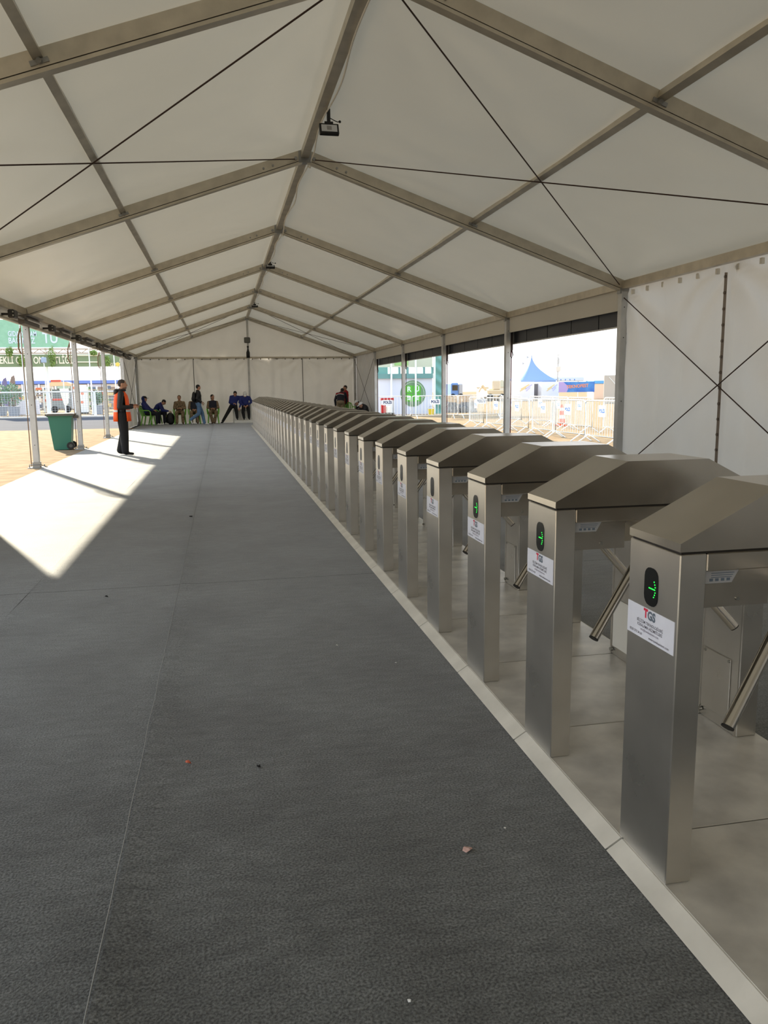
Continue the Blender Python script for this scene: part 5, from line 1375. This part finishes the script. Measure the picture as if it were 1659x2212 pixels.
# roll-up banner
p = at(173, 850, 58.5); ztp = at(173, 831, 58.5).z
t = thing('roll_up_banner', 'tall white roll-up banner with orange dots across the road', 'banner', (p.x, 58.5, -0.012))
MB().bbox((-0.45, 0, 0.1), (0.45, 0.03, ztp), 0.005).build('sheet', M_PSIGN, t); MB().bbox((-0.48, -0.12, 0), (0.48, 0.12, 0.10), 0.02).build('base', M_GREYP, t)
for (x, z) in ((-0.35, ztp-0.2), (0.15, ztp-0.6), (0.1, ztp-1.2)): MB().cyl((x, -0.006, z), (x, 0.0, z), 0.10, n=14).build('dot', mat('dot_orange', (236, 150, 126), rough=0.6), t)
# tables with white cloth
for i, px in enumerate((46, 66)):
    p = at(px, 850, 58)
    t = thing('market_table', 'table under a white hanging cloth across the road, %s of two' % ('left' if i == 0 else 'right'), 'table', (p.x, 58+i*0.6, -0.012))
    b = MB(); frustum(b, 0.02, 0.98, (-0.36, 0.36, -0.3, 0.3), (-0.30, 0.30, -0.26, 0.26)); b.build('cloth', mat('table_cloth', (214, 214, 228), rough=0.8, bump=0.3, bump_s=4), t)
    MB().bbox((-0.30, -0.26, 0.98), (0.30, 0.26, 1.01), 0.005).build('top', M_WHT, t)
    b = MB()
    for k in range(2): MB().bbox((-0.24+k*0.26, -0.1, 1.01), (-0.06+k*0.26, 0.1, 1.2+0.08*(k % 2)), 0.02).build('goods', GOODS[(k*2+i) % 7], t)
# planters with shrubs (each crown one mesh of small leaves)
def leaf_ball(b, c_, r, n, rnd, ls=0.12):
    for i in range(n):
        while True:
            q = Vector((rnd.uniform(-1, 1), rnd.uniform(-1, 1), rnd.uniform(-1, 1)))
            if q.length < 1: break
        p = Vector(c_)+Vector((q.x*r[0], q.y*r[1], q.z*r[2])); d1 = Vector((rnd.uniform(-1, 1), rnd.uniform(-1, 1), rnd.uniform(-1, 1))).normalized(); d2 = d1.orthogonal().normalized()
        b.add([p-d1*ls*0.5, p+d2*ls*0.28, p+d1*ls*0.5, p-d2*ls*0.28], [(0, 1, 2, 3)])
LEAF1 = mat('leaf_dusty', (120, 146, 124), rough=0.8); LEAF2 = mat('leaf_olive', (132, 158, 84), rough=0.8); POT = mat('pot_blue', (146, 156, 172), rough=0.6)
def shrub(px, Y, w, h, label, m):
    p = at(px, 850, Y)
    t = thing('potted_shrub', label, 'shrub', (p.x, Y, -0.012))
    MB().cyl((0, 0, 0), (0, 0, 0.62), 0.30, 0.40, n=14).build('pot', POT, t)
    MB().cyl((0, 0, 0.55), (0, 0, 1.1), 0.04, n=6).build('stem', M_BOOT, t)
    b = MB(); leaf_ball(b, (0, 0, 0.62+h/2), (w, w*0.7, h/2), 420, random.Random(px), 0.16); o = b.build('foliage', m, t); o['kind'] = 'stuff'
shrub(0, 57, 0.62, 1.5, 'dusty green potted shrub at the left edge across the road', LEAF1)
shrub(27, 55.5, 0.62, 1.5, 'dusty green potted shrub beside the white table across the road', LEAF1)
shrub(209, 56, 0.42, 1.0, 'slim potted shrub in a blue tub behind the fence near the orange vest', LEAF1)
# feather flags
for i, (px, top_py, m, txt) in enumerate(((11, 815, mat('flag_violet', (112, 104, 150), rough=0.7), None), (29, 810, mat('flag_brown', (130, 112, 112), rough=0.7), 'YS'))):
    p = at(px, 850, 60); z1 = at(px, top_py, 60).z
    t = thing('feather_flag', ('violet' if i == 0 else 'brown lettered')+' feather flag standing across the road', 'flag', (p.x, 60, -0.012))
    MB().cyl((-0.18, 0.03, 0), (-0.18, 0.03, z1-0.1), 0.02, n=6).build('pole', M_POLE, t); MB().cyl((-0.18, 0.03, 0), (-0.18, 0.03, 0.05), 0.25, n=12).build('base', M_GREYP, t)
    MB().prism([(-0.17, 0.5), (0.16, 0.6), (0.18, z1-0.25), (0.14, z1), (-0.05, z1-0.12), (-0.17, z1-0.5)], 'y', -0.012, 0.012).build('cloth', m, t, fix=True)
    if txt: put_text(t, txt, 0.36, M_WHT, (0.0, -0.016, z1-0.85), (0, 0, 1), (-1, 0, 0), bold=0.02)
# sign gantry: green banner above, olive sign below
Yg = 57
M_GBAN = mat('banner_green', (140, 188, 158), rough=0.7, noise_s=3, noise_a=0.1, col2=(152, 198, 170)); M_LET = mat('letter_blue_white', (216, 226, 246), rough=0.6); M_OLIVE = mat('sign_olive', (126, 142, 108), rough=0.7); M_CREAM = mat('letter_cream', (248, 238, 216), rough=0.6)  # banner green is lightened to carry the veiling glare in its colour
a, c = at(-70, 690, Yg), at(150, 750, Yg)
t = thing('sign_banner', 'big green banner with pale blue lettering high across the road', 'sign', (0, Yg, 0))
MB().box((a.x, 0, c.z), (c.x, 0.12, a.z)).build('board', M_GBAN, t)
MB().box((a.x, -0.03, c.z-0.06), (c.x, 0.15, c.z)).build('edge', M_POLE, t)
def txt_at(par, s, px, py, hpx, Y, m, align='LEFT', yo=-0.02, sq=1.0, bold=0.018):
    p = at(px, py, Y); hh = hpx/F_PX*(Y*1.03)
    return put_text(par, s, hh/0.70, m, (p.x, yo, p.z), (1, 0, 0), (0, 0, 1), bold=bold, align=align, squeeze=sq)
txt_at(t, 'GIDADA TAM', 17, 721.5, 9.5, Yg, M_LET, sq=0.62); txt_at(t, 'BAĞIMSIZ', 18, 736.5, 11, Yg, M_LET, sq=0.70); txt_at(t, 'TÜ', 92, 731, 20, Yg, M_LET, sq=0.75)
for px in (-40, 104): 
    p = at(px, 850, Yg); MB().cyl((p.x, 0.2, 0), (p.x, 0.2, a.z), 0.09, n=8).build('column', M_POLE, t)
a, c = at(-70, 767, Yg), at(268, 792, Yg)
t = thing('sign_board', 'long olive sign with cream lettering below the green banner', 'sign', (0, Yg-0.6, 0))
MB().box((a.x, 0, c.z), (c.x, 0.12, a.z)).build('board', M_OLIVE, t)
zz0, zz1 = at(0, 764, Yg).z, at(0, 755, Yg).z
for z in (zz0, zz1): MB().beam((a.x, 0.2, z), (c.x, 0.2, z), 0.06, 0.08).build('truss_chord', mat('truss_brown', (178, 158, 138), rough=0.7), t)
n_t = 26
for i in range(n_t):
    x0 = a.x+(c.x-a.x)*i/n_t; x1 = a.x+(c.x-a.x)*(i+1)/n_t
    MB().beam((x0, 0.2, zz0 if i % 2 else zz1), (x1, 0.2, zz1 if i % 2 else zz0), 0.04, 0.05).build('truss_web', MATS['truss_brown'], t)
for (s, px, hpx) in (('EKLİ O', -1, 13), ('T', 51, 13), ('OM', 72, 13), ('TLİĞİ', 118, 13)): txt_at(t, s, px, 779, hpx, Yg-0.6, M_CREAM, yo=-0.02, sq=0.66)
txt_at(t, 'GİRİŞ', 238, 788, 6, Yg-0.6, M_CREAM, yo=-0.02, sq=0.9)
b = at(254, 787, Yg-0.6); MB().cyl((b.x, -0.03, b.z), (b.x, 0.0, b.z), 0.13, n=14).build('badge', mat('badge_yellow', (246, 206, 96), rough=0.6), t)
for (p_, q_) in ((166, 768), (166, 782)):
    s0, s1 = at(166, q_, Yg-0.6), at(212, q_, Yg-0.6); MB().beam((s0.x, -0.05, s0.z), (s1.x, -0.05, s1.z), 0.03, 0.06).build('frame_bar', M_CREAM, t)
for px in (-30, 55, 104, 197, 258):
    p = at(px, 850, Yg-0.6); MB().cyl((p.x, 0.3, 0), (p.x, 0.3, zz1), 0.05, n=8).build('column', M_POLE, t)
# hanging greenery on the sign
for i, (px, y0p, y1p) in enumerate(((20, 750, 769), (112, 750, 791), (46, 768, 790), (231, 770, 790), (202, 757, 767))):
    p = at(px, (y0p+y1p)/2, Yg-0.8); h = (y1p-y0p)/F_PX*58
    t = thing('hanging_plant', 'leafy green plant hanging on the road sign, %s along it from the left' % ordinal((1, 3, 2, 5, 4)[i]), 'plant', (p.x, Yg-0.8, p.z))
    b = MB(); leaf_ball(b, (0, 0, 0), (0.24, 0.12, h/2), 260, random.Random(i), 0.13); o = b.build('foliage', LEAF2, t); o['kind'] = 'stuff'
    MB().cyl((0, 0.12, h/2), (0, 0.75, h/2+0.02), 0.02, n=6).build('hook', M_GALV, t)
# slim lamp posts between fence and hall
for i, (px, ptop) in enumerate(((54, 700), (100, 775), (198, 735), (251, 755), (139, 812))):
    p = at(px, 850, 54.5); z1 = at(px, ptop, 54.5).z
    t = thing('lamp_post', 'slim pale post across the road, %s from the left' % ordinal((1, 2, 4, 5, 3)[i]), 'post', (p.x, 54.5, -0.012))
    MB().cyl((0, 0, 0), (0, 0, z1), 0.045, 0.03, n=8).build('pole', M_POLE, t); MB().cyl((0, 0, 0), (0, 0, 0.06), 0.14, n=10).build('base', M_GALV, t)
    if i == 1: MB().bbox((-0.16, -0.1, z1-0.25), (0.16, 0.1, z1+0.1), 0.04).build('lamp', mat('lamp_blue_grey', (160, 178, 200), rough=0.5), t)
